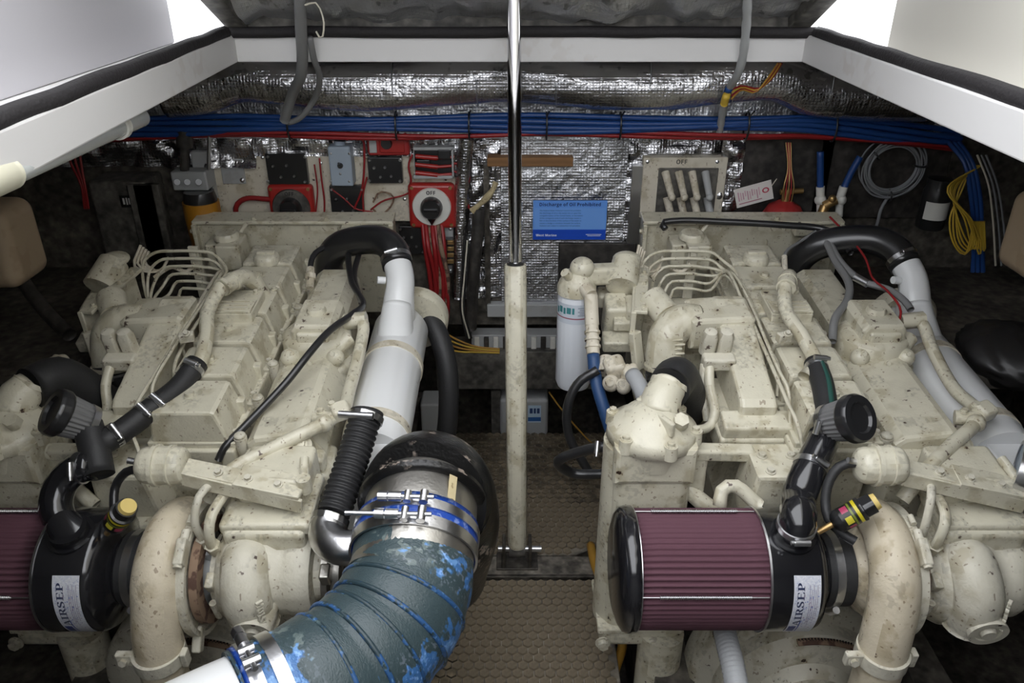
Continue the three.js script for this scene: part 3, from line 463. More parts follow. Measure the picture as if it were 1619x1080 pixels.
// ================================================================ turbochargers and air filters
const AX = { v: 0.515, w: 0.46 }, XP = V(1, 0, 0);
const onAxis = (u) => V(u, AX.v, AX.w), polar = (u, rho, deg) => V(u, AX.v + rho * Math.sin(deg * Math.PI / 180), AX.w + rho * Math.cos(deg * Math.PI / 180));
const turbo = thing('turbocharger', 'cream and grey turbocharger right of the purple pleated air filter', 'turbocharger', 'turbochargers', frameR);
{
  const T = turbo;
  // compressor scroll growing over the top and leaving downwards in front
  const pts = [], N = 15;
  for (let i = 0; i <= N; i++) { const k = i / N, a = 330 - 318 * k; pts.push(polar(0.040 - 0.016 * k, 0.088 + 0.026 * k, a)); }
  pts.push(V(0.019, 0.49, 0.588), V(0.017, 0.40, 0.605), V(0.016, 0.31, 0.612));
  const comp = part('compressor_housing', [sweep(pts, (t) => 0.020 + 0.025 * step(0, 0.72, t) - 0.003 * step(0.80, 0.95, t), { rad: 26, n: 84 }), lathe([[0.02, -0.045], [0.058, -0.045], [0.060, -0.02], [0.085, 0.0], [0.098, 0.02], [0.10, 0.06], [0.08, 0.07], [0, 0.07]], onAxis(0), XP, 48)], M.tan, T);
  part('backplate', [ring(onAxis(0.055), XP, 0.122, 0.05, 0.020, 56)], M.turbine, comp);
  const band = part('v_band', [ring(onAxis(0.066), XP, 0.128, 0.010, 0.016, 56)], M.turbine, comp);
  part('band_screw', [rod(polar(0.074, 0.136, 78), polar(0.074, 0.142, 48), 0.008), rod(polar(0.074, 0.136, 84), polar(0.074, 0.138, 92), 0.006, 0.006, 6), obox(polar(0.074, 0.134, 60), 0.018, 0.026, 0.05, [0.5, 0, 0], 0.004)], M.turbine, band);
  part('band_joint', obox(polar(0.074, 0.132, -40), 0.018, 0.022, 0.05, [0.8, 0, 0], 0.004), M.turbine, band);
  const cl = V(0.0165, 0.440, 0.600);
  const oc = part('outlet_clamp', [ring(cl.clone().add(V(0, 0.014, 0)), V(0, -1, 0.03), 0.048, 0.006, 0.028, 40)], M.turbine, T);
  part('clamp_lug', [obox(cl.clone().add(V(-0.058, 0.002, 0.012)), 0.034, 0.03, 0.014, [0, 0, 0], 0.003), ...bolt(cl.clone().add(V(-0.060, 0.002, 0.018)), V(0, 0.2, 1), 0.008)], M.turbine, oc); part('clamp_lug', obox(cl.clone().add(V(0.052, 0.002, 0.01)), 0.012, 0.036, 0.02, [0, 0, 0], 0.003), M.turbine, oc);
  part('charge_pipe', sweep([V(0.0165, 0.39, 0.607), V(0.016, 0.30, 0.612), V(0.010, 0.20, 0.600), V(-0.01, 0.12, 0.56)], 0.041, { rad: 26 }), M.tan, T);
  part('inlet_neck', [lathe([[0.056, -0.085], [0.062, -0.085], [0.062, -0.04], [0.056, -0.04]], onAxis(0), XP, 44), ring(onAxis(-0.048), XP, 0.070, 0.012, 0.010, 44), ...[40, 130, 220, 310].map((a) => bolt(polar(-0.05, 0.066, a), V(-1, 0, 0), 0.006)).flat()], M.turbine, comp);
  // bearing housing
  const ch = part('bearing_housing', [lathe([[0.085, 0.075], [0.082, 0.082], [0.058, 0.088], [0.048, 0.10], [0.050, 0.112], [0.062, 0.120]], onAxis(0), XP, 40), rod(polar(0.096, 0.03, 90), polar(0.096, 0.075, 80), 0.018)], M.paleGrey, T);
  part('heat_shield', ring(onAxis(0.080), XP, 0.104, 0.03, 0.016, 48), M.rust, ch);
  part('oil_feed', [sweep([polar(0.096, 0.06, 82), polar(0.094, 0.10, 80), polar(0.090, 0.15, 82), polar(0.100, 0.19, 92), V(0.12, 0.70, 0.40)], 0.008, { rad: 10 }), rod(polar(0.095, 0.085, 80), polar(0.095, 0.105, 80), 0.014, 0.014, 6)], M.turbine, ch);
  part('oil_feed', [sweep([polar(0.116, 0.07, 74), polar(0.115, 0.11, 72), polar(0.122, 0.16, 82), V(0.135, 0.675, 0.39)], 0.010, { rad: 10 }), rod(polar(0.116, 0.08, 73), polar(0.116, 0.105, 72), 0.015, 0.015, 6)], M.cream, ch);
  // turbine: two-lobed volute and outlet
  const tb = part('turbine_housing', [lathe([[0.03, 0.112], [0.066, 0.114], [0.092, 0.124], [0.106, 0.150], [0.108, 0.185], [0.100, 0.218], [0.088, 0.234], [0.088, 0.250], [0.092, 0.258], [0.092, 0.286], [0.086, 0.298], [0.06, 0.300], [0.055, 0.33], [0, 0.33]], onAxis(0), XP, 60), sweep([polar(0.175, 0.05, 75), polar(0.178, 0.085, 60), polar(0.185, 0.10, 20), polar(0.19, 0.10, -30)], 0.045, { rad: 20 })], M.turbine, T);
  part('volute_foot', [box(0.135, 0.290, 0.575, 0.640, 0.375, 0.490, 0.012), box(0.128, 0.300, 0.622, 0.652, 0.330, 0.480, 0.010), box(0.15, 0.285, 0.60, 0.70, 0.30, 0.42, 0.012)], M.cream, tb);
  part('boss', [rod(polar(0.198, 0.06, -8), polar(0.200, 0.138, -8), 0.040, 0.035, 26), ring(polar(0.200, 0.136, -8), polar(0, 1, -8).sub(onAxis(0)), 0.036, 0.012, 0.006), rod(polar(0.200, 0.136, -8), polar(0.200, 0.146, -8), 0.016, 0.013, 18)], M.turbine, tb);
  const txt = textGeo('HOLSET', 0.0135, 0.006).rotateZ(-Math.PI / 2).rotateY(0.85).translate(0, 0, 0.134).rotateX(-0.16).translate(0.222, AX.v, AX.w);
  part('cast_lettering', txt, M.turbine, tb);
  part('seam', [ring(onAxis(0.182), XP, 0.1095, 0.01, 0.004, 60)], M.turbine, tb);
  part('turbine_clamp', [ring(onAxis(0.108), XP, 0.074, 0.016, 0.014, 44), obox(polar(0.115, 0.082, 30), 0.016, 0.03, 0.03, [0.4, 0, 0], 0.004), rod(polar(0.114, 0.085, 0), polar(0.114, 0.09, -32), 0.007)], M.turbine, T);
  part('outlet_flange', [ring(onAxis(0.318), XP, 0.078, 0.03, 0.012, 44), ring(onAxis(0.336), XP, 0.074, 0.026, 0.016, 44), obox(polar(0.33, 0.082, 40), 0.02, 0.035, 0.03, [0.3, 0, 0], 0.004)], M.stainless, T);
  // wastegate canister and its bracket arm
  const wg = V(0.016, 0.732, 0.402);
  const can = part('wastegate_canister', lathe([[0, -0.046], [0.018, -0.046], [0.027, -0.042], [0.033, -0.036], [0.0355, -0.026], [0.0355, -0.014], [0.0405, -0.013], [0.0405, -0.005], [0.0365, -0.004], [0.0365, 0.016], [0.0390, 0.017], [0.0390, 0.022], [0.0360, 0.023], [0.0360, 0.034], [0.033, 0.041], [0.028, 0.045], [0.016, 0.046], [0, 0.046]], wg, XP, 40), M.cream, T);
  part('port', [rod(wg.clone().add(V(-0.046, 0.008, 0)), wg.clone().add(V(-0.062, 0.012, 0)), 0.006)], M.steel, can);
  const a0 = wg.clone().add(V(0.042, -0.002, 0.002)), a1 = V(0.285, 0.694, 0.432), ad = a1.clone().sub(a0).normalize();
  const arm = part('actuator_arm', [pbar(a0, a1, 0.040, 0.010, 0.002), pbar(a0.clone().add(V(0, -0.012, 0.019)), a1.clone().add(V(0, -0.018, 0.022)), 0.008, 0.032, 0.002), pbar(a0.clone().lerp(a1, 0.45).add(V(0, 0.002, -0.004)), a1.clone().add(V(0, 0.002, -0.004)), 0.058, 0.009, 0.002)], M.cream, T);
  for (const k of [0.30, 0.55, 0.8]) part('bolt', bolt(a0.clone().lerp(a1, k).add(V(0, 0.006, 0.004)), V(0, 1, 0.2), 0.0065), M.turbine, arm);
  part('lever', [rod(a1.clone().add(V(-0.10, 0.012, -0.02)), a1.clone().add(V(0.005, 0.006, -0.012)), 0.0075), rod(a1.clone().add(V(0, -0.01, -0.012)), a1.clone().add(V(0, 0.022, -0.012)), 0.014), rod(a1.clone().add(V(-0.01, 0.02, -0.07)), a1.clone().add(V(0.0, 0.008, -0.014)), 0.009)], M.cream, arm);
  settle(turbo);
}
twin(turbo, LEFT, 'cream and grey turbocharger left of the blue exhaust hose');

const filterMats = { label: canvasMat(256, 512, (c, w, h) => {
  c.fillStyle = '#c9cbd2'; c.fillRect(0, 0, w, h);
  for (let i = 0; i < 900; i++) { c.fillStyle = ['#dfe0e4', '#aeb4c8', '#8f97b8', '#e6e6e8'][i & 3]; c.globalAlpha = 0.35; c.fillRect(rnd() * w, rnd() * h, 4 + rnd() * 18, 2 + rnd() * 8); }
  c.globalAlpha = 1; c.fillStyle = '#27357a'; c.fillRect(14, 396, 70, 96); c.fillStyle = '#3d4f9e'; c.fillRect(96, 330, 12, 160);
  c.save(); c.translate(128, 256); c.rotate(-Math.PI / 2); c.textAlign = 'center'; c.textBaseline = 'middle'; c.fillStyle = '#2b3350'; c.font = 'bold 92px serif'; c.fillText('AIRSEP', 40, -58);
  c.fillStyle = '#7a5a78'; c.font = '20px sans-serif'; c.restore();
  for (let k = 0; k < 5; k++) { c.fillStyle = '#8b8497'; c.fillRect(150 + k * 18, 60 + (k % 2) * 30, 5, 300 - k * 20); }
  for (let i = 0; i < 60; i++) { c.fillStyle = ['#5d4d70', '#8d6d86', '#3d4f9e'][i % 3]; c.globalAlpha = 0.5; c.fillRect(80 + rnd() * 150, 120 + rnd() * 300, 3 + rnd() * 12, 3 + rnd() * 10); }
  c.globalAlpha = 1;
}, 0.35), code: canvasMat(256, 128, (c, w, h) => {
  c.fillStyle = '#1c1c1a'; c.fillRect(0, 0, w, h); c.fillStyle = '#c7b823'; c.fillRect(0, 0, w, 22); c.fillStyle = '#6f7a2a'; c.fillRect(0, 40, w, 14);
  for (let k = 0; k < 6; k++) { c.fillStyle = ['#a83a5c', '#cbbf3a', '#d8d8d0', '#3d7a44'][k % 4]; c.fillRect(k * 44 + 6, 60, 28, 46); }
}, 0.35) };
function curvedPatch(u0, u1, R, a0, a1, n = 24) {                              // patch on the filter barrel with its own uv
  const p = [], uv = [], ix = [];
  for (let i = 0; i <= n; i++) for (let j = 0; j < 2; j++) { const a = a0 + (a1 - a0) * i / n, q = polar(j ? u1 : u0, R, a); p.push(q.x, q.y, q.z); uv.push(j, 1 - i / n); }
  for (let i = 0; i < n; i++) ix.push(i * 2, i * 2 + 1, i * 2 + 2, i * 2 + 1, i * 2 + 3, i * 2 + 2);
  const g = new THREE.BufferGeometry(); g.setAttribute('position', new THREE.Float32BufferAttribute(p, 3)); g.setAttribute('uv', new THREE.Float32BufferAttribute(uv, 2)); g.setIndex(ix); g.computeVertexNormals(); return g;
}
const airFilter = thing('air_filter', 'purple pleated air filter with black barrel in front of the right engine', 'air filter', 'air filters', frameR);
{
  const F = airFilter, R = 0.1165, e0 = -0.445, e1 = -0.203;
  const el = part('pleated_element', sweep([onAxis(e0), onAxis(e1)], (t, a) => R - 0.0075 * Math.abs(((a * 62 / (2 * Math.PI)) % 1) * 2 - 1), { rad: 248, n: 6 }), M.purple, F);
  for (const a of [22, 112, 202, 292]) { const s = polar(e0 + 0.004, R + 0.002, a), f = polar(e1 - 0.004, R + 0.002, a), i0 = s.clone().lerp(f, 0.14), i1 = s.clone().lerp(f, 0.86);
    const sp = part('tension_spring', sweep([i0, i1], (t) => 0.0036 + 0.0010 * Math.sin(t * 2 * Math.PI * 44), { rad: 8, n: 264 }), M.steel, el); part('spring_wire', [rod(s, i0, 0.0013), rod(i1, f, 0.0013)], M.steel, sp); }
  part('end_cap', [lathe([[0, -0.036], [0.085, -0.036], [0.106, -0.030], [0.119, -0.022], [0.122, -0.012], [0.122, 0.002], [0.118, 0.006], [0, 0.006]], onAxis(e0), XP, 64)], M.blackGloss, F);
  part('edge_ring', [ring(onAxis(e0 + 0.002), XP, 0.1195, 0.005, 0.004, 64)], M.steel, F);
  const b = part('barrel', lathe([[0.10, 0], [0.1185, 0], [0.1185, 0.092], [0.112, 0.104], [0.080, 0.118], [0.070, 0.124], [0.068, 0.150]], onAxis(e1), XP, 64), M.blackGloss, F);
  part('edge_ring', [ring(onAxis(e1 - 0.002), XP, 0.1205, 0.005, 0.004, 64)], M.steel, b);
  part('label_patch', curvedPatch(e1 + 0.040, e1 + 0.090, 0.1192, 42, -30), filterMats.label, b, { keepUV: true, label: 'worn white and blue lettered sticker' });
  part('hose_port', [rod(polar(e1 + 0.052, 0.10, 80), polar(e1 + 0.052, 0.135, 80), 0.036, 0.034, 30), ring(polar(e1 + 0.052, 0.112, 80), polar(0, 1, 80).sub(onAxis(0)), 0.042, 0.008, 0.006)], M.blackGloss, b);
  part('coupling', ring(onAxis(e1 + 0.128), XP, 0.073, 0.012, 0.05, 48), M.rubber, F);
  const bd = part('hose_clamp', ring(onAxis(e1 + 0.140), XP, 0.0755, 0.003, 0.015, 48), M.steel, F);
  part('clamp_screw', [rod(polar(e1 + 0.148, 0.082, -25), polar(e1 + 0.148, 0.084, -48), 0.007), rod(polar(e1 + 0.148, 0.084, -48), polar(e1 + 0.148, 0.088, -60), 0.005, 0.005, 6)], M.steel, bd);
  settle(airFilter);
}
twin(airFilter, LEFT, 'dark pleated air filter cut by the left edge of the picture');

for (const [label, f, s0, s1] of [['small yellow-tipped restriction gauge beside the purple air filter', frameR, eR(1316, 829, 1.475), eR(1386, 792, 1.455)], ['small yellow-capped restriction gauge above the left air filter', frameL, eL(178, 832, 1.475), eL(203, 800, 1.43)]]) {
  const t = thing('restriction_gauge', label, 'gauge', 'air restriction gauges', f), d = s1.clone().sub(s0).normalize(), L = s0.distanceTo(s1);
  part('gauge_body', [lathe([[0, 0], [0.010, 0], [0.018, 0.006], [0.0215, 0.012], [0.0215, L * 0.60], [0.023, L * 0.62], [0.023, L * 0.68], [0.019, L * 0.70], [0.019, L * 0.92], [0, L * 0.92]], s0, d, 30)], M.black, t);
  const q = new THREE.CylinderGeometry(0.0219, 0.0219, L * 0.40, 30, 1, true).translate(0, L * 0.40, 0);
  part('print_band', orient(q, s0, d), filterMats.code, t, { keepUV: true });
  part('cap', [orient(new THREE.CylinderGeometry(0.0145, 0.0165, L * 0.12, 26).translate(0, L * 0.96, 0), s0, d)], M.yellowCap, t);
  part('stem', rod(s0.clone().addScaledVector(d, -0.03), s0, 0.006), M.brass, t);
  settle(t);
}
// ================================================================ left engine's wet exhaust
{
  const F0 = dep(668, 767, 1.50), F1 = dep(663, 825, 1.435), F2 = dep(655, 887, 1.38);
  const t = thing('exhaust_elbow', 'large scuffed black rubber exhaust elbow behind the steel pipe and blue hose', 'elbow');
  part('elbow_body', sweep([dep(690, 905, 1.74), dep(696, 868, 1.69), dep(695, 835, 1.64), dep(688, 800, 1.59), dep(676, 784, 1.52), dep(668, 796, 1.472)], (tt) => 0.110 + 0.016 * step(0.1, 0.55, tt) - 0.006 * step(0.85, 1, tt), { rad: 40, n: 60 }), M.scuffedRubber, t);
  part('lip', lathe([[0.085, 0], [0.1195, 0.0], [0.1195, 0.008], [0.112, 0.014], [0.09, 0.014]], dep(668, 794, 1.476), F1.clone().sub(F0), 56), M.scuffedRubber, t);
  settle(t);
  const s = thing('exhaust_pipe', 'short stainless exhaust pipe between the black elbow and the blue hose', 'pipe');
  const d1 = F2.clone().sub(F1).normalize();
  part('tube', sweep([dep(668, 790, 1.485), F1, F2, dep(640, 930, 1.345)], 0.1035, { rad: 56, n: 30 }), M.stainless, s);
  part('tape_patch', (() => { const g = new THREE.CylinderGeometry(0.1040, 0.1040, 0.05, 10, 1, true, 0.0, 0.16); return orient(g.rotateY(0.55), F1.clone().addScaledVector(d1, -0.02), d1.clone().negate()); })(), M.creamTape, s);
  settle(s);
  const cuffA = dep(661, 832, 1.434), cuffB = dep(654, 878, 1.392), cuffD = cuffB.clone().sub(cuffA);
  // blue hose: three bulges, then towards lower left
  const h = thing('exhaust_hose', 'thick blue-painted rubber exhaust hose curving across the bottom foreground', 'hose');
  const axis = [dep(655, 870, 1.40), dep(645, 932, 1.345), dep(606, 1002, 1.29), dep(545, 1060, 1.235), dep(470, 1105, 1.185), dep(388, 1145, 1.145)];
  // paint survives on the outer, lower side of the bend and at the lower end; elsewhere the bare rubber shows
  const c0 = new THREE.CatmullRomCurve3(axis, false, 'centripetal'), fr = c0.computeFrenetFrames(140, false), outward = V(0.80, -0.55, 0.15);
  let best = 0, most = -9; for (let k = 0; k < 360; k++) { const a = k * Math.PI / 180, q = fr.normals[60].clone().multiplyScalar(Math.cos(a)).addScaledVector(fr.binormals[60], Math.sin(a)).dot(outward); if (q > most) { most = q; best = k / 360; } }
  const worn = makeTexture(1024, (u, v) => {
    const big = fbm(u, v, 6, 4, 231), mid = fbm(u, v, 40, 3, 241), fine = fbm(u, v, 128, 2, 251), d = Math.cos((u - best) * 2 * Math.PI);
    const s = step(0.50, 0.60, 0.5 + 0.40 * (d - 0.62) + 0.95 * (big - 0.5) + 0.75 * (mid - 0.5) + 0.5 * step(0.70, 0.95, v)), p = step(0.64, 0.70, fine) * step(0.40, 0.62, 0.5 + 0.35 * (d - 0.2) + (big - 0.5)), q = step(0.60, 0.66, mid) * step(0.55, 0.66, big);
    return [0.225 + 0.02 * s + 0.14 * p + 0.16 * q, 0.285 + 0.14 * s + 0.12 * p + 0.15 * q, 0.30 + 0.34 * s + 0.14 * p + 0.13 * q];
  }, true, 1);
  M.blueHose = phy(lin(1, 1, 1), 0.40, { map: worn, bumpMap: tFine, bumpScale: 0.0012 });
  part('hose_body', sweep(axis, (tt) => 0.1065 + 0.0045 * Math.abs(Math.sin(tt * Math.PI * 5.0)) * step(0.1, 0.2, tt) * (1 - step(0.80, 0.9, tt)), { rad: 72, n: 140 }), M.blueHose, h, { keepUV: true });
  const crv = new THREE.CatmullRomCurve3(axis, false, 'centripetal');
  for (const tt of [0.245, 0.36, 0.46, 0.565, 0.68]) { const p = crv.getPointAt(tt), dd = crv.getTangentAt(tt); const g = new THREE.TorusGeometry(0.1085, 0.0045, 8, 72).rotateX(Math.PI / 2); part('hose_ridge', orient(g, p, dd), M.hoseRidge, h); }
  part('hose_cuff', sweep([cuffA, cuffB], 0.1105, { rad: 60, n: 4 }), M.blueCuff, h);
  { const p = crv.getPointAt(0.985), q = crv.getPointAt(0.90); part('hose_cuff', sweep([p, p.clone().lerp(q, 0.55)], 0.1088, { rad: 60, n: 4 }), M.blueCuff, h); }
  settle(h);
  const wp = thing('exhaust_pipe', 'white fibreglass exhaust pipe leaving the blue hose at the bottom left', 'pipe');
  part('tube', sweep([dep(405, 1137, 1.155), dep(350, 1164, 1.118), dep(230, 1225, 1.06)], 0.0995, { rad: 56, n: 20 }), M.white, wp); settle(wp);
  // T-bolt clamps
  const tclamp = (label, p, d, R, w, side, long) => {
    const c = thing('t_bolt_clamp', label, 'clamp', 'exhaust hose clamps'); d = d.clone().normalize();
    part('band', ring(p.clone().addScaledVector(d, -w / 2), d, R + 0.0025, 0.004, w, 72), M.steel, c);
    const k = side.clone().addScaledVector(d, -side.dot(d)).normalize(), x = k.clone().cross(d).normalize(), m = p.clone().addScaledVector(k, R + 0.012);
    part('bolt', [rod(m.clone().addScaledVector(x, -0.05 - long), m.clone().addScaledVector(x, 0.045), 0.0042), rod(m.clone().addScaledVector(x, -0.050), m.clone().addScaledVector(x, -0.034), 0.0095, 0.0095, 6)], M.steel, c);
    part('trunnion', [rod(m.clone().addScaledVector(x, -0.032), m.clone().addScaledVector(x, -0.010), 0.0085), rod(m.clone().addScaledVector(d, -w * 0.55), m.clone().addScaledVector(d, w * 0.55), 0.0065)], M.steel, c);
    part('trunnion', [rod(m.clone().addScaledVector(x, 0.028).addScaledVector(d, -w * 0.6), m.clone().addScaledVector(x, 0.028).addScaledVector(d, w * 0.6), 0.0075)], M.steel, c);
    settle(c); return c;
  };
  const up = V(-0.05, 0.75, 0.55);
  tclamp('upper T-bolt clamp on the steel pipe end of the blue hose', cuffA.clone().lerp(cuffB, 0.34), cuffD, 0.1110, 0.018, up, 0);
  tclamp('lower T-bolt clamp on the steel pipe end, its long bolt pointing left', cuffA.clone().lerp(cuffB, 0.92), cuffD, 0.1110, 0.022, up, 0.05);
  const pe = crv.getPointAt(0.945), de = crv.getTangentAt(0.945), pf = crv.getPointAt(0.865), df = crv.getTangentAt(0.865);
  tclamp('T-bolt clamp on the blue hose beside the white pipe, its bolt on top', pe, de, 0.1088, 0.020, V(-0.25, 1, 0.0), 0);
  tclamp('T-bolt clamp on the blue hose, second from the white pipe', pf, df, 0.1088, 0.020, V(0, -1, 0.3), 0);
}
{ // ribbed water hose down to the riser
  const t = thing('water_hose', 'black ribbed water hose with chrome clamp behind the black exhaust elbow', 'hose');
  const p = [dep(578, 660, 1.60), dep(566, 700, 1.575), dep(548, 755, 1.535), dep(528, 812, 1.495)];
  part('hose_body', sweep(p, (tt) => 0.031 + 0.0022 * Math.sin(tt * Math.PI * 2 * 17), { rad: 24, n: 150 }), M.rubber, t);
  part('hose_end', [sweep([dep(580, 652, 1.605), dep(577, 668, 1.595)], 0.034, { rad: 24 })], M.rubber, t);
  const cl = part('hose_clamp', [ring(dep(580, 657, 1.602), p[1].clone().sub(p[0]), 0.0355, 0.003, 0.013)], M.steel, t);
  part('clamp_screw', [rod(dep(536, 655, 1.575), dep(590, 658, 1.565), 0.0075)], M.steel, cl);
  const e = thing('steel_elbow', 'polished steel elbow below the black ribbed water hose', 'elbow');
  part('tube', sweep([dep(523, 822, 1.488), dep(515, 842, 1.468), dep(528, 862, 1.44), dep(556, 866, 1.435), dep(590, 850, 1.47)], 0.032, { rad: 28, n: 30 }), M.steel, e);
  part('collar', [ring(dep(524, 818, 1.492), p[3].clone().sub(p[2]), 0.0355, 0.005, 0.012)], M.steel, e);
  settle(t); settle(e);
}
// ================================================================ hoses and filters on the engines
const UPZ = V(0, 0.6, 0.8);
function hoseThing(name, label, pts, r, mat, o = {}) {
  const t = thing(name, label, o.category ?? 'hose', o.group, o.frame);
  part('hose_body', sweep(pts, r, { rad: o.rad ?? 16, step: o.step }), mat, t);
  for (const [p, d, R] of o.clamps ?? []) addClamp(t, p, d, R, UPZ);
  if (o.more) o.more(t);
  return settle(t);
}
const sub = (a, b) => a.clone().sub(b);
function breatherPuck(label, f, base, dir, disc) {
  const t = thing('breather_filter', label, 'filter', 'crankcase breather filters', f), d = dir.clone().normalize(), L = 0.058;
  part('pleats', sweep([base, base.clone().addScaledVector(d, L)], (tt, a) => 0.034 + 0.007 * tt + 0.0035 * Math.abs(((a * 26 / (2 * Math.PI)) % 1) * 2 - 1), { rad: 156, n: 6 }), M.pleatMesh, t);
  part('top_cap', lathe([[0, 0.006], [0.028, 0.007], [0.031, 0.013], [0.044, 0.013], [0.048, 0.006], [0.048, -0.008], [0.044, -0.014], [0, -0.014]], base.clone().addScaledVector(d, L), d, 44), M.black, t);
  const c = part('hose_clamp', [lathe([[0.026, -0.012], [0.037, -0.012], [0.039, 0.002], [0.026, 0.002]], base, d, 36)], M.steel, t);
  part('clamp_screw', rod(base.clone().add(V(-0.034, 0.02, 0.02)), base.clone().add(V(-0.040, -0.005, 0.03)), 0.006), M.steel, c);
  return settle(t);
}
{ // right engine breather run
  const a = eR(1288, 574, 1.745), b = eR(1300, 606, 1.69), c = eR(1306, 648, 1.635), d = eR(1303, 690, 1.59);
  hoseThing('breather_hose', 'short black hose with green stripe on the cream breather pipe of the right engine', [a, b, c, eR(1305, 672, 1.605)], 0.0235, M.rubber, { frame: frameR, clamps: [[a.clone().lerp(b, 0.25), sub(b, a), 0.0235]], more: (t) => part('stripe', sweep([a, b, c].map((p) => p.clone().add(V(0.004, 0.0165, 0.0105))), 0.0075, { rad: 10 }), M.green, t, { label: 'green stripe' }) });
  const p1 = eR(1282, 738, 1.555), p2 = eR(1262, 790, 1.525), p3 = polar(-0.151, 0.128, 80);
  hoseThing('breather_elbow_hose', 'glossy black elbow hose rising from the barrel of the purple air filter', [p3, p3.clone().add(V(0.0, 0.03, 0.004)), p2, eR(1277, 750, 1.545), p1, eR(1300, 700, 1.578), d], (t) => 0.0335 - 0.003 * step(0.6, 0.9, t), M.blackGloss, { frame: frameR, rad: 24, clamps: [[p1, sub(d, p1), 0.0325], [p3.clone().add(V(0, 0.016, 0.002)), V(0, 1, 0.12), 0.0345]] });
  breatherPuck('black round breather filter facing the camera above the right air filter', frameR, eR(1314, 668, 1.575), V(0.45, 0.62, 0.58));
}
{ // left engine breather run
  const a = eL(312, 574, 1.745), b = eL(284, 612, 1.70), c = eL(238, 648, 1.645), d = eL(190, 684, 1.60), e = eL(158, 703, 1.575);
  hoseThing('breather_hose', 'long black breather hose with steel clamps sloping across the left engine', [a, b, c, d, e], 0.0245, M.rubber, { frame: frameL, clamps: [[a.clone().lerp(b, 0.3), sub(b, a), 0.0245], [eL(246, 642, 1.655), sub(c, b), 0.0245], [eL(226, 656, 1.635), sub(d, c), 0.0245], [eL(182, 688, 1.595), sub(e, d), 0.0245]] });
  const T0 = eL(138, 672, 1.585), port = polar(-0.151, 0.128, 80);
  hoseThing('breather_tee', 'black rubber tee below the tilted breather filter of the left engine', [T0, eL(148, 705, 1.57), eL(157, 752, 1.55)], 0.029, M.rubber, { frame: frameL, rad: 24, category: 'tee' });
  hoseThing('breather_elbow_hose', 'glossy black curved breather hose dropping to the left air filter', [eL(148, 735, 1.555), eL(122, 742, 1.55), eL(98, 764, 1.545), eL(88, 800, 1.535), eL(100, 832, 1.53), port.clone().add(V(0, 0.012, 0.002)), port], 0.0305, M.blackGloss, { frame: frameL, rad: 24, clamps: [[eL(128, 740, 1.551), V(-1, -0.1, 0), 0.0305]] });
  breatherPuck('black breather filter tilted away beside the left engine', frameL, eL(136, 668, 1.587), V(-0.62, 0.70, 0.35));
}
{ // charge hose between canister neck and intake elbow, both engines
  const nk = eR(1057, 612, 1.69), t0 = V(-0.304, 0.640, -0.072);
  const h = hoseThing('charge_hose', 'fat black charge hose below the right engine intake elbow', [t0, V(-0.300, 0.605, -0.055), V(-0.272, 0.575, -0.01), V(-0.265, 0.60, 0.05), nk.clone().add(V(0.028, -0.01, -0.05)), nk.clone().add(V(-0.002, 0.0, 0.006))], 0.046, M.rubber, { frame: frameR, rad: 26, group: 'charge hoses', clamps: [[V(-0.303, 0.618, -0.063), V(0.1, -1, 0.3), 0.046]] });
  twin(h, LEFT, 'fat black charge hose at the far left below the left engine intake');
}
{ // coolant hose from the white elbow to the front
  const h = hoseThing('coolant_hose', 'thick black coolant hose arching from the white elbow of the right engine', [V(0.374, 0.768, -0.352), V(0.362, 0.792, -0.392), V(0.325, 0.800, -0.440), V(0.255, 0.785, -0.480), V(0.185, 0.752, -0.505), V(0.150, 0.70, -0.52), V(0.145, 0.64, -0.52)], 0.0405, M.black, { frame: frameR, rad: 26, group: 'coolant hoses', clamps: [[V(0.369, 0.780, -0.370), V(-0.25, 0.45, -0.8), 0.0405]] });
  twin(h, LEFT, 'thick black coolant hose arching from the white elbow of the left engine');
  hoseThing('coolant_hose', 'thick black hose hanging beside the white cylinder of the left engine', [V(0.42, 0.62, -0.40), V(0.47, 0.58, -0.33), V(0.500, 0.50, -0.27), V(0.500, 0.36, -0.22), V(0.475, 0.22, -0.20)], 0.0285, M.rubber, { frame: frameL, rad: 20 });
}
{ // thin fuel and water lines, left engine
  hoseThing('thin_hose', 'long thin black hose running diagonally down the left engine', [eL(556, 372, 2.27), eL(551, 400, 2.22), eL(556, 445, 2.12), eL(574, 482, 2.0), eL(556, 498, 1.93), eL(520, 524, 1.84), eL(488, 560, 1.78), eL(455, 602, 1.74), eL(420, 640, 1.71), eL(385, 676, 1.68), eL(356, 706, 1.66), eL(345, 728, 1.66)], 0.0085, M.black, { frame: frameL, rad: 10 });
  hoseThing('thin_hose', 'short thin black hose from the belt guard block to the left rocker covers', [eL(543, 370, 2.27), eL(520, 386, 2.25), eL(497, 402, 2.21), eL(491, 418, 2.19), eL(491, 428, 2.18)], 0.0078, M.black, { frame: frameL, rad: 10, more: (t) => part('fitting', [rod(eL(491, 424, 2.18), eL(490, 456, 2.15), 0.011, 0.011, 8), rod(eL(491, 434, 2.17), eL(491, 442, 2.165), 0.016, 0.016, 6)], M.offWhite, t) });
  hoseThing('thin_hose', 'thin black hose dropping behind the left manifold from the belt guard', [eL(575, 372, 2.27), eL(568, 400, 2.23), eL(560, 436, 2.15), eL(572, 480, 2.03)], 0.0080, M.black, { frame: frameL, rad: 10 });
  hoseThing('gauge_hose', 'thin black hose from the left wastegate canister to the air filter', [eL(217, 742, 1.50), eL(200, 746, 1.51), eL(183, 768, 1.52), eL(180, 800, 1.51), eL(182, 830, 1.49)], 0.0085, M.black, { frame: frameL, rad: 10 });
}
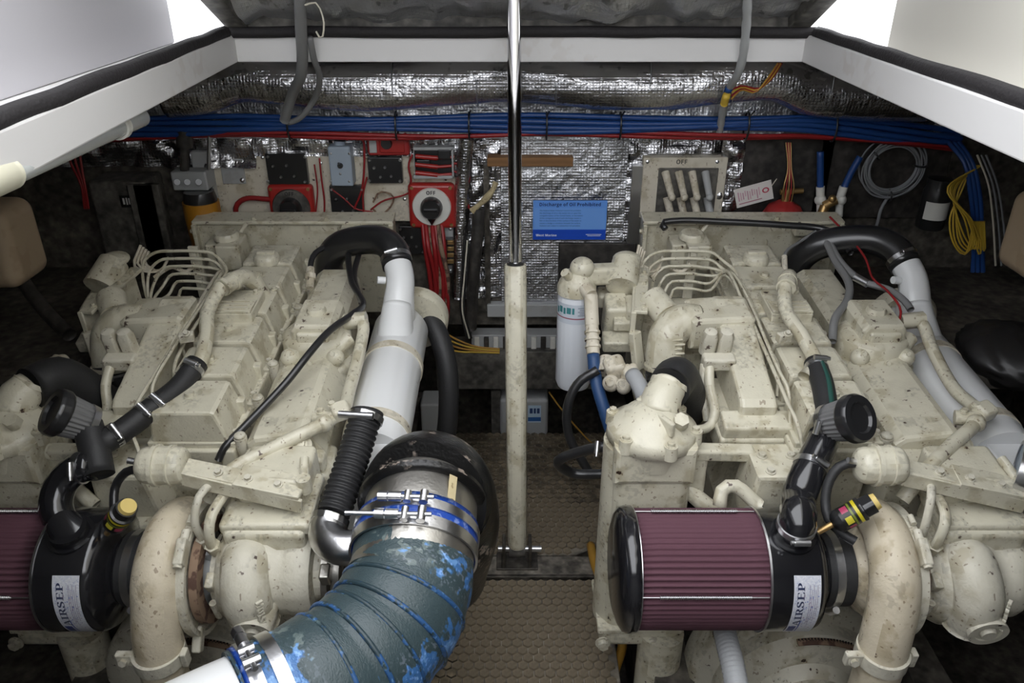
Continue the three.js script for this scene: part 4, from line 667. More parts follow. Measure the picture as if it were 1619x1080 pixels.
{ // thin lines, right engine
  hoseThing('thin_hose', 'long black hose lying along the top of the right belt guard', [eR(1052, 362, 2.30), eR(1046, 353, 2.31), eR(1070, 349, 2.31), eR(1150, 351, 2.30), eR(1240, 356, 2.28), eR(1300, 362, 2.26), eR(1330, 376, 2.23), eR(1345, 400, 2.18)], 0.0095, M.black, { frame: frameR, rad: 10 });
  hoseThing('thin_hose', 'grey hose looping down between the right rocker covers and manifold', [eR(1300, 366, 2.24), eR(1318, 408, 2.16), eR(1342, 448, 2.06), eR(1340, 474, 2.0), eR(1320, 505, 1.94), eR(1316, 540, 1.90)], 0.0100, M.greyHose, { frame: frameR, rad: 10 });
  hoseThing('thin_hose', 'grey black hose running down to the right thermostat pipe', [eR(1306, 370, 2.24), eR(1330, 415, 2.14), eR(1365, 445, 2.06), eR(1405, 458, 2.02), eR(1432, 478, 1.97), eR(1440, 490, 1.95)], 0.0090, M.greyHose, { frame: frameR, rad: 10, more: (t) => part('ferrule', rod(eR(1352, 438, 2.075), eR(1372, 449, 2.05), 0.0105), M.steel, t) });
  hoseThing('sender_wire', 'thin dark hose from the right belt guard to a rocker cover fitting', [eR(1290, 366, 2.25), eR(1262, 384, 2.23), eR(1243, 398, 2.2), eR(1240, 412, 2.18)], 0.0045, M.greyHose, { frame: frameR, rad: 8, more: (t) => part('fitting', rod(eR(1240, 405, 2.19), eR(1241, 428, 2.17), 0.008, 0.008, 8), M.offWhite, t) });
  hoseThing('red_wire', 'thin red wire dropping onto the right thermostat housing', [eR(1312, 343, 2.28), eR(1340, 372, 2.22), eR(1368, 408, 2.12), eR(1380, 440, 2.05), eR(1405, 462, 1.98), eR(1424, 490, 1.93), eR(1418, 515, 1.91), eR(1398, 540, 1.90)], 0.0030, M.redCable, { frame: frameR, rad: 7, category: 'wire', more: (t) => part('sender', [rod(eR(1398, 540, 1.89), eR(1397, 556, 1.88), 0.008, 0.012, 6)], M.brass, t) });
  hoseThing('gauge_hose', 'black hose curving from the right wastegate canister to the air filter', [eR(1352, 731, 1.50), eR(1330, 736, 1.505), eR(1312, 758, 1.51), eR(1305, 790, 1.51), eR(1310, 820, 1.50), eR(1330, 842, 1.49), eR(1352, 856, 1.48)], 0.0095, M.rubber, { frame: frameR, rad: 12 });
}
{ // spin-on filter hanging inboard of the right engine
  const c0 = dep(912, 452, 2.06), t = thing('spin_on_filter', 'tall white spin-on fuel filter inboard of the right engine', 'filter');
  const dn = V(0, -1, 0.02);
  part('filter_can', lathe([[0.030, 0.012], [0.046, 0.018], [0.0495, 0.030], [0.0495, 0.275], [0.043, 0.292], [0, 0.295]], c0, dn, 44), M.creamFilter, t);
  part('filter_head', [lathe([[0, -0.045], [0.030, -0.040], [0.046, -0.015], [0.051, 0.0], [0.051, 0.018], [0, 0.018]], c0, dn, 36), rod(c0.clone().add(V(-0.02, 0.03, 0.02)), c0.clone().add(V(-0.035, 0.05, 0.03)), 0.012), pbar(c0.clone().add(V(0, 0.03, 0)), dep(985, 432, 2.08), 0.05, 0.05, 0.012), sphere(c0.clone().add(V(0.012, 0.05, 0)), 0.032, 1, 0.9, 1)], M.cream, t);
  const lab = canvasMat(256, 96, (c, w, h) => { c.fillStyle = '#c3cad4'; c.fillRect(0, 0, w, h); c.fillStyle = '#3f7f84'; for (const [bx, bw] of [[20, 16], [42, 22], [70, 14], [90, 24], [120, 12]]) c.fillRect(bx, 16 + (bx % 3) * 4, bw, 30); c.fillStyle = '#8c3a4a'; c.fillRect(0, 66, w, 5); c.fillStyle = '#6c7488'; for (let k = 0; k < 5; k++) c.fillRect(150 + (k % 2) * 9, 14 + k * 9, 70, 3); });
  part('print_band', orient(new THREE.CylinderGeometry(0.0499, 0.0499, 0.055, 40, 1, true, -1.5, 2.6), c0.clone().addScaledVector(dn, 0.062), dn.clone().negate()), lab, t, { keepUV: true });
  settle(t);
  const f0 = dep(934, 468, 2.0), f1 = dep(938, 560, 1.96);
  const g = thing('fuel_line', 'blue sleeved fuel line with cream fittings hanging beside the white spin-on filter', 'fuel line');
  part('fitting', [rod(dep(925, 455, 2.02), f0, 0.018), rod(f0, dep(936, 515, 1.98), 0.019, 0.019, 6), rod(dep(936, 515, 1.98), f1, 0.0165), ...[0.2, 0.45, 0.7].map((k) => ring(dep(936, 515, 1.98).lerp(f1, k), sub(f1, f0), 0.020, 0.006, 0.006))], M.offWhite, g);
  part('sleeve', sweep([f1, dep(942, 600, 1.95), dep(956, 650, 1.94), dep(972, 700, 1.95)], 0.0155), M.blueTube, g); settle(g);
  hoseThing('fuel_hose', 'black hose looping in front of the white spin-on filter', [dep(945, 585, 1.93), dep(915, 605, 1.94), dep(898, 640, 1.95), dep(900, 690, 1.98), dep(930, 745, 2.0)], 0.0115, M.black);
  hoseThing('fuel_hose', 'black hose loop lying low beside the cream water canister', [dep(962, 706, 1.80), dep(925, 712, 1.83), dep(882, 730, 1.88), dep(905, 748, 1.92), dep(962, 750, 1.90)], 0.0125, M.black, { clamps: [[dep(945, 708, 1.815), V(-1, 0, -0.2), 0.0125]] });
  hoseThing('braided_hose', 'grey braided hose behind the neck of the cream canister', [dep(1000, 592, 1.86), dep(1012, 612, 1.82), dep(1020, 632, 1.80)], (t, a, L) => 0.019 + 0.0007 * Math.sin(t * 90), M.braid, { rad: 18 });
}
{ // low lines at the bottom right
  hoseThing('braided_hose', 'pale ribbed hose rising below the purple air filter', [dep(1168, 1100, 1.52), dep(1158, 1050, 1.56), dep(1146, 1000, 1.62), dep(1140, 950, 1.68)], (t) => 0.023 + 0.001 * Math.sin(t * Math.PI * 2 * 24), M.braid, { rad: 18, step: 0.003 });
  hoseThing('yellow_hose', 'yellow hose dipping under the walkway plate beside the cream canister', [dep(934, 862, 2.34), dep(940, 890, 2.24), dep(955, 930, 2.16), dep(978, 985, 2.12), dep(984, 1020, 2.09), dep(972, 1060, 2.03), dep(960, 1110, 1.98)], 0.0125, M.yellowHose);
  const t = thing('outlet_pipe', 'blue-grey pipe end at the right edge beside the right turbo', 'pipe');
  part('tube', sweep([dep(1608, 740, 1.52), dep(1650, 752, 1.50), dep(1700, 800, 1.46)], 0.050, { rad: 30 }), M.blueGrey, t);
  part('collar', ring(dep(1606, 739, 1.522), sub(dep(1650, 752, 1.50), dep(1608, 740, 1.52)), 0.055, 0.008, 0.02), M.steel, t); settle(t);
}
// ================================================================ bulkhead and what hangs on it
const ZB = -2.49;
const bz = (px, py, z = ZB) => onZ(px, py, z);
const rect = (x0, y0, x1, y1, z) => { const a = bz(x0, y0, z), b = bz(x1, y1, z); return [Math.min(a.x, b.x), Math.max(a.x, b.x), Math.min(a.y, b.y), Math.max(a.y, b.y)]; };
const plate = (x0, y0, x1, y1, zBack, zFront, r = 0.004) => { const [a, b, c, d] = rect(x0, y0, x1, y1, zFront); return box(a, b, c, d, zBack, zFront, r); };
const one = (name, label, category, geos, mat, group) => { const t = part(name, geos, mat, scene); t.name = numbered(name); t.userData = { label, category }; if (group) t.userData.group = group; return t; };

struct('wall_bulkhead', [box(-2.1, 2.1, 0.42, 1.354, -2.56, -2.505, 0.002)], M.bilge);
{ // foil: upper roll, flat band, sheet on the bulkhead
  const roll = thing('foil_duct', 'bulging foil-wrapped duct under the front coaming', 'duct');
  const pts = []; for (let i = 0; i <= 20; i++) { const x = -1.0 + i * 0.11; pts.push(V(x, 1.262 + 0.012 * Math.sin(i * 0.9) - (Math.abs(x) > 0.8 ? 0.03 : 0), -2.36)); }
  part('foil_skin', sweep(pts, (t, a) => 0.066 + 0.006 * (fbm(t * 1, a / 6.2832, 16, 3, 700) - 0.5) * 2, { rad: 40, n: 260 }), M.foil, roll);
  for (const x of [-0.80, -0.55, -0.36, -0.12, 0.10, 0.36, 0.62, 0.88]) part('seam', (() => { const g = new THREE.TorusGeometry(0.0655, 0.0016, 6, 40).rotateZ(Math.PI / 2).rotateX(Math.PI / 2); return orient(g, V(x + rr(-0.03, 0.03), 1.262, -2.36), V(1, rr(-0.1, 0.1), 0)); })(), M.foilSoft, roll);
  settle(roll);
  one('foil_sheet', 'flat dull foil strip between the duct and the blue cables', 'foil', crumple(2.3, 0.13, 160, 12, 0.006, 721, 14).translate(0.02, 1.15, -2.44), M.foilSoft);
  one('foil_sheet', 'crumpled bright foil sheet on the bulkhead behind the ram', 'foil', crumple(0.86, 0.62, 110, 80, 0.010, 731, 16).translate(0.25, 0.84, -2.499), M.foil);
  one('foil_sheet', 'crumpled foil strip above the white electrical board', 'foil', crumple(1.0, 0.085, 120, 10, 0.010, 741, 18).translate(-0.60, 1.065, -2.475), M.foil);
  one('foil_sheet', 'shaded crumpled foil lining the upper left of the bulkhead', 'foil', crumple(1.1, 0.34, 100, 30, 0.03, 751, 10).translate(-1.35, 1.16, -2.47), M.foil);
  one('foil_sheet', 'shaded crumpled foil lining the upper right of the bulkhead', 'foil', crumple(1.1, 0.26, 100, 26, 0.03, 761, 10).translate(1.35, 1.22, -2.47), M.foil);
}
{ // foil door in the middle
  const t = thing('foil_door', 'foil-faced access panel with metal edge behind the blue placard', 'panel');
  part('panel_face', (() => { const g = crumple(0.40, 0.58, 50, 70, 0.003, 771, 20); return g.translate(0.165, 0.80, -2.478); })(), M.foilSoft, t);
  part('edge', [plate(1000, 262, 1010, 400, -2.495, -2.465, 0.002)], M.steel, t); part('edge', [plate(764, 262, 776, 492, -2.495, -2.465, 0.002)], M.greyMetal, t);
  part('bottom_rail', [plate(770, 482, 900, 502, -2.49, -2.455, 0.004)], M.paleGrey, t);
  part('dark_inset', plate(884, 385, 1000, 478, -2.49, -2.462, 0.004), M.darkGrey, t);
  settle(t);
  one('wooden_batten', 'short bare wooden batten across the foil behind the ram', 'batten', plate(770, 249, 906, 264, -2.49, -2.445, 0.003), M.wood);
  const tp = [bz(784, 288, -2.44), bz(778, 302, -2.43), bz(765, 317, -2.43), bz(746, 334, -2.43)];
  one('rope_end', 'frayed cream tape end hanging left of the wooden batten', 'tape', sweep(tp, (u, a) => 0.010 + 0.002 * Math.sin(u * 40), { rad: 10 }), M.creamTape);
  const pm = canvasMat(512, 280, (c, w, h) => {
    c.fillStyle = '#6aa0f0'; c.fillRect(0, 0, w, h); c.fillStyle = '#1f4fc4'; c.fillRect(0, h * 0.74, w, h * 0.26);
    c.fillStyle = '#74a8f2'; c.fillRect(10, 52, w - 20, h * 0.74 - 58);
    c.fillStyle = '#10245f'; c.textAlign = 'center'; c.font = 'bold 33px sans-serif'; c.fillText('Discharge of Oil Prohibited', w / 2, 40);
    c.font = '13px sans-serif'; c.fillStyle = '#1b3576'; c.textAlign = 'left';
    ['The Federal Water Pollution Control Act prohibits', 'the discharge of oil or oily waste into or upon the', 'navigable waters of the United States, or the waters', 'of the contiguous zone if such discharge causes a', 'film or discoloration of the surface of the water or', 'causes a sludge or emulsion beneath the surface.', 'Violators are subject to substantial civil penalties.'].forEach((s, i) => c.fillText(s, 46, 76 + i * 18, 420));
    c.fillStyle = '#e8eefc'; c.font = 'bold 24px sans-serif'; c.fillText('West Marine', 22, h - 24); c.fillRect(w - 140, h - 40, 110, 4); c.fillRect(w - 128, h - 30, 92, 4);
  }, 0.35);
  const [x0, x1, y0, y1] = rect(843, 317, 957, 379, -2.455);
  const pl = thing('placard', 'blue oil discharge placard on the foil panel right of the ram', 'sign');
  part('board', box(x0, x1, y0, y1, -2.462, -2.456, 0.001), M.blueCable, pl);
  part('print', new THREE.PlaneGeometry(x1 - x0, y1 - y0).translate((x0 + x1) / 2, (y0 + y1) / 2, -2.4552), pm, pl, { keepUV: true }); settle(pl);
}
{ // cable run
  const wav = (y, z, k) => { const p = []; for (let i = 0; i <= 22; i++) { const x = -1.25 + i * 0.118; p.push(V(x, y + 0.034 + 0.006 * Math.sin(i * 0.7 + k) - (x > 0.9 ? (x - 0.9) * 0.10 : 0) - (x < -0.8 ? (-0.8 - x) * 0.03 : 0), z + 0.004 * Math.sin(i * 1.1 + k * 2))); } return p; };
  const where = ['top cable of the blue bundle', 'second cable of the blue bundle', 'third cable of the blue bundle', 'lowest cable of the blue bundle', 'rear cable of the blue bundle'];
  [[1.122, -2.40, 0], [1.110, -2.388, 1], [1.098, -2.384, 2], [1.087, -2.390, 3], [1.106, -2.405, 4]].forEach(([y, z, k], i) => one('blue_cable', where[i] + ' crossing the bulkhead', 'cable', sweep(wav(y, z, k), 0.0085, { rad: 10, n: 90 }), M.blueCable, 'blue battery cables'));
  [[1.074, -2.392, 5], [1.066, -2.402, 6]].forEach(([y, z, k], i) => one('red_cable', i ? 'lower red cable under the blue cable bundle' : 'upper red cable under the blue cable bundle', 'cable', sweep(wav(y, z, k), 0.0065, { rad: 10, n: 90 }), M.redCable, 'red battery cables'));
  for (const [px, what] of [[458, 'left of the red fuse box'], [627, 'above the red fuse box'], [742, 'just left of the ram'], [864, 'just right of the ram'], [980, 'above the blue placard'], [1180, 'under the hanging grey conduit'], [1318, 'above the coiled grey wire']]) {
    const p = bz(px, 203, -2.392); p.y = 1.132 - (p.x > 0.9 ? (p.x - 0.9) * 0.1 : 0);
    const t = thing('cable_tie', 'black cable tie round the blue cables ' + what, 'cable tie', 'cable ties'); const g = new THREE.TorusGeometry(0.04, 0.003, 6, 28).scale(0.72, 1, 1).rotateY(Math.PI / 2); part('band', g.translate(p.x, p.y, -2.394), M.black, t); part('tail', rod(V(p.x, p.y + 0.034, -2.37), V(p.x + 0.006, p.y + 0.05, -2.355), 0.0025), M.black, t); settle(t);
  }
}
{ // white electrical board, left
  const b = thing('electrical_board', 'cream electrical backing board behind the left engine', 'board');
  part('board_face', [plate(330, 241, 722, 350, -2.50, -2.475, 0.003)], M.offWhite, b); part('board_side', [plate(700, 350, 722, 432, -2.50, -2.475, 0.003)], M.paleGrey, b);
  part('screw', [[345, 249], [403, 249], [415, 249], [500, 246], [507, 258], [370, 330], [640, 315], [712, 362], [712, 428]].map(([x, y]) => lathe([[0, 0.004], [0.005, 0.002], [0.006, 0]], bz(x, y, -2.475), V(0, 0, 1), 10)), M.steel, b, { kind: 'stuff' });
  settle(b);
  const cp = thing('cover_plate', 'bare metal cover plate at the left end of the electrical board', 'plate'); part('plate', plate(346, 251, 389, 291, -2.475, -2.468, 0.002), M.paleGrey, cp); part('screw', [[383, 257], [383, 285]].map(([x, y]) => lathe([[0, 0.005], [0.007, 0.002], [0.008, 0]], bz(x, y, -2.468), V(0, 0, 1), 12)), M.steel, cp, { kind: 'stuff' }); settle(cp);
  const fb = (label, x0, y0, x1, y1) => { const t = thing('fuse_block', label, 'fuse block', 'black fuse blocks'); part('block', plate(x0, y0, x1, y1, -2.475, -2.452, 0.003), M.black, t); const w = x1 - x0, h = y1 - y0; [[0.08, 0.1], [0.92, 0.1], [0.2, 0.4], [0.5, 0.38], [0.38, 0.75], [0.68, 0.72], [0.08, 0.9], [0.92, 0.9]].forEach(([a, c]) => part('terminal', lathe([[0, 0.008], [0.0035, 0.008], [0.004, 0], [0.0055, 0]], bz(x0 + w * a, y0 + h * c, -2.452), V(0, 0, 1), 8), M.steel, t)); settle(t); };
  fb('wide black fuse block above the left battery switch', 418, 243, 488, 292); fb('black fuse block under the red fuse box', 580, 249, 637, 290); fb('black terminal box below the grey switch box', 520, 294, 577, 348); fb('black relay box behind the top of the left coolant hose', 630, 358, 672, 402);
  const sw = (label, cx, cy, s, face) => {
    const t = thing('battery_switch', label, 'switch', 'battery switches'), c = bz(cx, cy, -2.475), h = s / 2 * 2.5 / FOCAL;
    const p = [[-1, -1], [1, -1], [1, 1], [-1, 1]]; part('base', new RoundedBoxGeometry(h * 2, h * 2, 0.035, 4, 0.014).translate(c.x, c.y, c.z + 0.017), M.redPlastic, t);
    const d = part('dial_ring', lathe([[0.03, 0.004], [h * 0.80, 0.004], [h * 0.84, 0], [h * 0.84, -0.01]], V(c.x, c.y, c.z + 0.036), V(0, 0, 1), 44), face, t);
    part('dial_print', textGeo('OFF', 0.012, 0.001).translate(c.x, c.y + h * 0.64, c.z + 0.0408), M.black, d);
    part('knob', [lathe([[0, 0.030], [h * 0.40, 0.030], [h * 0.46, 0.022], [h * 0.48, 0]], V(c.x, c.y, c.z + 0.040), V(0, 0, 1), 36), new THREE.ConeGeometry(h * 0.34, h * 0.5, 3).rotateX(Math.PI).scale(1, 1, 0.4).translate(c.x, c.y - h * 0.52, c.z + 0.052), box(c.x - h * 0.3, c.x + h * 0.3, c.y - 0.004, c.y + 0.004, c.z + 0.068, c.z + 0.076, 0.002)], M.black, t);
    part('corner_screw', p.map(([a, q]) => lathe([[0, 0.003], [0.005, 0.002], [0.006, 0]], V(c.x + a * h * 0.82, c.y + q * h * 0.82, c.z + 0.0345), V(0, 0, 1), 10)), M.brass, t, { kind: 'stuff' }); settle(t);
  };
  sw('red battery switch with white dial at the right end of the board', 684, 322, 74, M.whitePlastic); sw('red battery switch with grey dial half hidden by the left belt guard', 465, 323, 72, M.greyPaint);
  { const t = thing('switch_box', 'blue-grey metal switch box with a toggle in the middle of the board', 'switch'); part('case', plate(517, 232, 559, 295, -2.475, -2.42, 0.006), M.blueGrey, t); part('conduit_stub', rod(bz(537, 233, -2.45), bz(537, 222, -2.45), 0.018), M.blueGrey, t); const c = bz(538, 262, -2.42); part('toggle', [lathe([[0, 0.006], [0.008, 0.006], [0.009, 0]], c, V(0, 0, 1), 16), rod(c, c.clone().add(V(0, 0.012, 0.02)), 0.0035)], M.black, t); part('screw', [[523, 243], [552, 243], [523, 287], [552, 287], [538, 275]].map(([x, y]) => lathe([[0, 0.003], [0.004, 0]], bz(x, y, -2.42), V(0, 0, 1), 8)), M.steel, t, { kind: 'stuff' }); settle(t); }
  { const t = thing('breaker_unit', 'red breaker unit with black dial above the black fuse block', 'breaker'); part('case', plate(578, 209, 648, 247, -2.475, -2.435, 0.010), M.redBody, t); part('face', plate(598, 214, 640, 242, -2.45, -2.430, 0.004), M.redPlastic, t); part('window', plate(582, 214, 596, 242, -2.45, -2.430, 0.002), M.paleGrey, t); part('dial', lathe([[0, 0.010], [0.015, 0.010], [0.018, 0]], bz(611, 227, -2.43), V(0, 0, 1), 24), M.black, t); settle(t); }
  { const t = thing('fuse_holder', 'open fuse holder with red cable ends above the white-dialled switch', 'fuse holder'); part('frame', [plate(653, 233, 657, 283, -2.475, -2.44, 0.002), plate(713, 233, 718, 283, -2.475, -2.44, 0.002), plate(653, 278, 718, 283, -2.475, -2.44, 0.002), plate(653, 233, 718, 238, -2.475, -2.44, 0.002)], M.paleGrey, t); part('bed', plate(656, 238, 714, 279, -2.475, -2.46, 0.002), M.black, t);
    for (const [a, b2] of [[247, 250], [260, 264], [273, 277]]) part('cable_end', [rod(bz(657, a, -2.445), bz(692, b2, -2.445), 0.0075), rod(bz(690, b2, -2.445), bz(718, b2 - 2, -2.45), 0.005)], M.redPlastic, t); part('fuse', [plate(692, 237, 712, 252, -2.47, -2.437, 0.003), plate(658, 253, 680, 266, -2.47, -2.442, 0.003)], M.black, t); settle(t); }
  const w = (label, pts, r, m = M.redCable, z = -2.45) => one('red_wire', label, 'wire', sweep(pts.map(([x, y, zz]) => bz(x, y, zz ?? z)), r, { rad: 7 }), m, 'wiring of the electrical board');
  w('thick red cable loop left of the grey-dialled battery switch', [[374, 350], [374, 325], [388, 314], [412, 314], [432, 316]], 0.0085);
  w('red wire looping between the switch box and the breaker unit', [[548, 222], [552, 214], [572, 218], [576, 240], [572, 300], [560, 330]], 0.0035);
  w('red wires falling beside the grey switch box', [[505, 250], [508, 280], [513, 320], [512, 348]], 0.003); w('thin red wire left of the grey switch box', [[497, 260], [502, 300], [498, 346]], 0.0025);
  w('red wire crossing to the white-dialled battery switch', [[586, 332], [605, 318], [640, 308], [655, 300]], 0.003); w('brown wire loop under the black fuse block', [[590, 330], [600, 340], [618, 326], [622, 310], [600, 304], [590, 320]], 0.003, M.rust);
  w('red wire from the black fuse block down to the terminal box', [[580, 280], [574, 310], [576, 345]], 0.003); w('red wire draped over the black terminal box', [[523, 298], [545, 315], [562, 330], [590, 335]], 0.0025);
  w('red wire beside the fuse holder', [[652, 244], [646, 262], [650, 285], [646, 300]], 0.0035); w('red wires leaving the fuse holder to the right', [[716, 258], [735, 262], [742, 280], [736, 300], [728, 286]], 0.004); w('thin red wire arching right of the fuse holder', [[717, 270], [732, 282], [738, 310], [742, 330]], 0.0025);
  w('black wire arching above the foil right of the board', [[758, 218], [742, 232], [738, 262], [745, 300]], 0.003, M.black);
  for (let k = 0; k < 7; k++) one('battery_cable', ['leftmost', 'second', 'third', 'middle', 'fifth', 'sixth', 'rightmost'][k] + ' red battery cable hanging below the white-dialled switch', 'cable', sweep([bz(668 + k * 5, 352, -2.45), bz(672 + k * 5, 390, -2.42 + (k % 2) * 0.015), bz(680 + k * 4 + (k % 3) * 4, 440, -2.42), bz(684 + k * 4, 490, -2.42), bz(676 + k * 4, 540, -2.42)], 0.0075, { rad: 8 }), k % 3 === 2 ? M.rust : M.redCable, 'hanging red battery cables');
  const tb = thing('terminal_strip', 'black terminal strip right of the hanging red cables', 'terminal strip'); part('strip', plate(704, 378, 720, 420, -2.475, -2.45, 0.002), M.black, tb); for (let k = 0; k < 4; k++) part('screw_cell', plate(707, 381 + k * 10, 717, 387 + k * 10, -2.45, -2.445, 0.001), M.brass, tb); settle(tb);
  one('conduit', 'dark vertical conduit left of the foil panel', 'conduit', sweep([bz(757, 330, -2.44), bz(754, 380, -2.43), bz(748, 450, -2.43), bz(744, 520, -2.43)], 0.020, { rad: 14 }), M.darkGrey);
  one('foil_duct', 'narrow crumpled foil duct between the red cables and the conduit', 'duct', sweep([bz(738, 215, -2.45), bz(732, 290, -2.46), bz(728, 380, -2.46), bz(726, 470, -2.46)], (t, a) => 0.022 + 0.006 * fbm(t, a / 6.2832, 16, 2, 801), { rad: 18, n: 60 }), M.foil);
  for (let k = 0; k < 3; k++) one('grey_wire', ['left', 'middle', 'right'][k] + ' grey wire hanging beside the dark conduit', 'wire', sweep([bz(734 + k * 5, 380, -2.42), bz(730 + k * 4, 440, -2.41), bz(728 + k * 3, 490, -2.41), bz(738 + k * 4, 535, -2.41)], 0.003, { rad: 6 }), k === 1 ? M.whiteWire : M.black, 'wires beside the conduit');
}
{ // breaker cabinet, right
  const t = thing('breaker_cabinet', 'cream breaker cabinet with sooty levers behind the right engine', 'cabinet');
  part('case', plate(1018, 249, 1140, 345, -2.50, -2.46, 0.004), M.offWhite, t);
  part('inset', plate(1042, 266, 1128, 340, -2.47, -2.456, 0.003), M.greyPaint, t);
  for (let k = 0; k < 4; k++) part('lever', [rod(bz(1052 + k * 21, 272, -2.45), bz(1062 + k * 20, 312, -2.40), 0.0125, 0.010), sphere(bz(1062 + k * 20, 312, -2.40), 0.012), rod(bz(1054 + k * 21, 312, -2.45), bz(1060 + k * 21, 338, -2.43), 0.012)], k === 3 ? M.paleGrey : M.offWhite, t);
  part('screw', [[1024, 256], [1134, 256]].map(([x, y]) => lathe([[0, 0.004], [0.006, 0]], bz(x, y, -2.46), V(0, 0, 1), 10)), M.steel, t, { kind: 'stuff' });
  part('mark', textGeo('OFF', 0.014, 0.0006).translate(bz(1078, 256, -2.459).x, bz(1078, 256, -2.459).y, -2.4595), M.greyPaint, t); settle(t);
  one('foil_sheet', 'narrow foil strip right of the cream breaker cabinet', 'foil', crumple(0.07, 0.28, 14, 40, 0.014, 781, 18).translate(bz(1152, 270).x, bz(1152, 262).y, -2.47), M.foil);
  one('panel_board', 'dark equipment panel behind the white tag', 'panel', plate(1165, 215, 1300, 345, -2.51, -2.48, 0.004), M.darkGrey);
  one('panel_board', 'dark equipment panel behind the coiled grey wire', 'panel', plate(1302, 215, 1480, 345, -2.51, -2.48, 0.004), M.darkGrey);
}
{ // extinguisher and tag, valves
  const t = thing('fire_extinguisher', 'red extinguisher bottle showing its dome above the right belt guard', 'extinguisher'); const c = bz(1236, 352, -2.42);
  part('bottle', lathe([[0, 0.075], [0.02, 0.072], [0.05, 0.055], [0.068, 0.02], [0.07, -0.02], [0.07, -0.10], [0, -0.10]], c, UPV, 36), M.redBody, t); part('valve', [rod(c.clone().add(V(0, 0.07, 0)), c.clone().add(V(0, 0.11, 0)), 0.014), rod(c.clone().add(V(-0.02, 0.10, 0)), c.clone().add(V(0.05, 0.104, 0)), 0.009)], M.brass, t);
  for (let k = 0; k < 5; k++) part('copper_wire', sweep([c.clone().add(V(-0.012 + k * 0.007, 0.07, 0.01)), c.clone().add(V(-0.016 + k * 0.008, 0.12, 0.012)), c.clone().add(V(-0.008 + k * 0.003, 0.17, 0.0)), c.clone().add(V(-0.02 + k * 0.004, 0.25, -0.02))], 0.0022, { rad: 6 }), k % 2 ? M.redCable : M.brass, t); settle(t);
  const tm = canvasMat(192, 128, (x, w, h) => { x.fillStyle = '#d9d3cf'; x.fillRect(0, 0, w, h); for (let k = 0; k < 10; k++) { x.fillStyle = k % 2 ? '#c9a2ac' : '#b98c9a'; x.fillRect(14 + k * 12, 26 + (k % 3) * 5, 6, 62 - (k % 4) * 8); } x.fillStyle = '#b03048'; x.beginPath(); x.arc(158, 58, 18, 0, 7); x.fill(); x.fillStyle = '#d9d3cf'; x.beginPath(); x.arc(158, 58, 11, 0, 7); x.fill(); x.fillStyle = '#a06070'; x.fillRect(14, 104, 120, 6); }, 0.6);
  const g = thing('inspection_tag', 'white inspection tag with red print hanging tilted by the extinguisher', 'tag'); const p = bz(1192, 307, -2.40);
  part('card', new THREE.BoxGeometry(0.115, 0.062, 0.0012).rotateZ(0.28).translate(p.x, p.y, p.z - 0.001), M.whitePlastic, g); part('print', new THREE.PlaneGeometry(0.114, 0.061).rotateZ(0.28).translate(p.x, p.y, p.z), tm, g, { keepUV: true }); part('string', rod(p.clone().add(V(0.05, 0.024, 0)), bz(1228, 283, -2.42), 0.0015), M.whiteWire, g); settle(g);
  for (const [label, x, dx, top] of [['blue water tube dropping vertically to its white fitting', 1297, 0, 240], ['blue water tube slanting down to its white fitting', 1334, 26, 248]]) { const h = thing('water_tube', label, 'tube', 'blue water tubes'); part('tube', sweep([bz(x + dx, top, -2.40), bz(x + dx * 0.4, 275, -2.40), bz(x, 298, -2.40)], 0.0105, { rad: 12 }), M.blueCable, h); part('fitting', [rod(bz(x, 295, -2.40), bz(x - dx * 0.2, 312, -2.40), 0.013), sphere(bz(x - dx * 0.2, 316, -2.40), 0.018), rod(bz(x - dx * 0.25, 320, -2.40), bz(x - dx * 0.3, 342, -2.40), 0.0115)], M.whitePlastic, h); settle(h); }
  one('gate_valve', 'small metal valve between the two white tube fittings', 'valve', [rod(bz(1302, 326, -2.38), bz(1322, 316, -2.38), 0.014), rod(bz(1298, 342, -2.37), bz(1304, 326, -2.38), 0.015, 0.015, 6), sphere(bz(1316, 314, -2.37), 0.012)], M.brass);
}
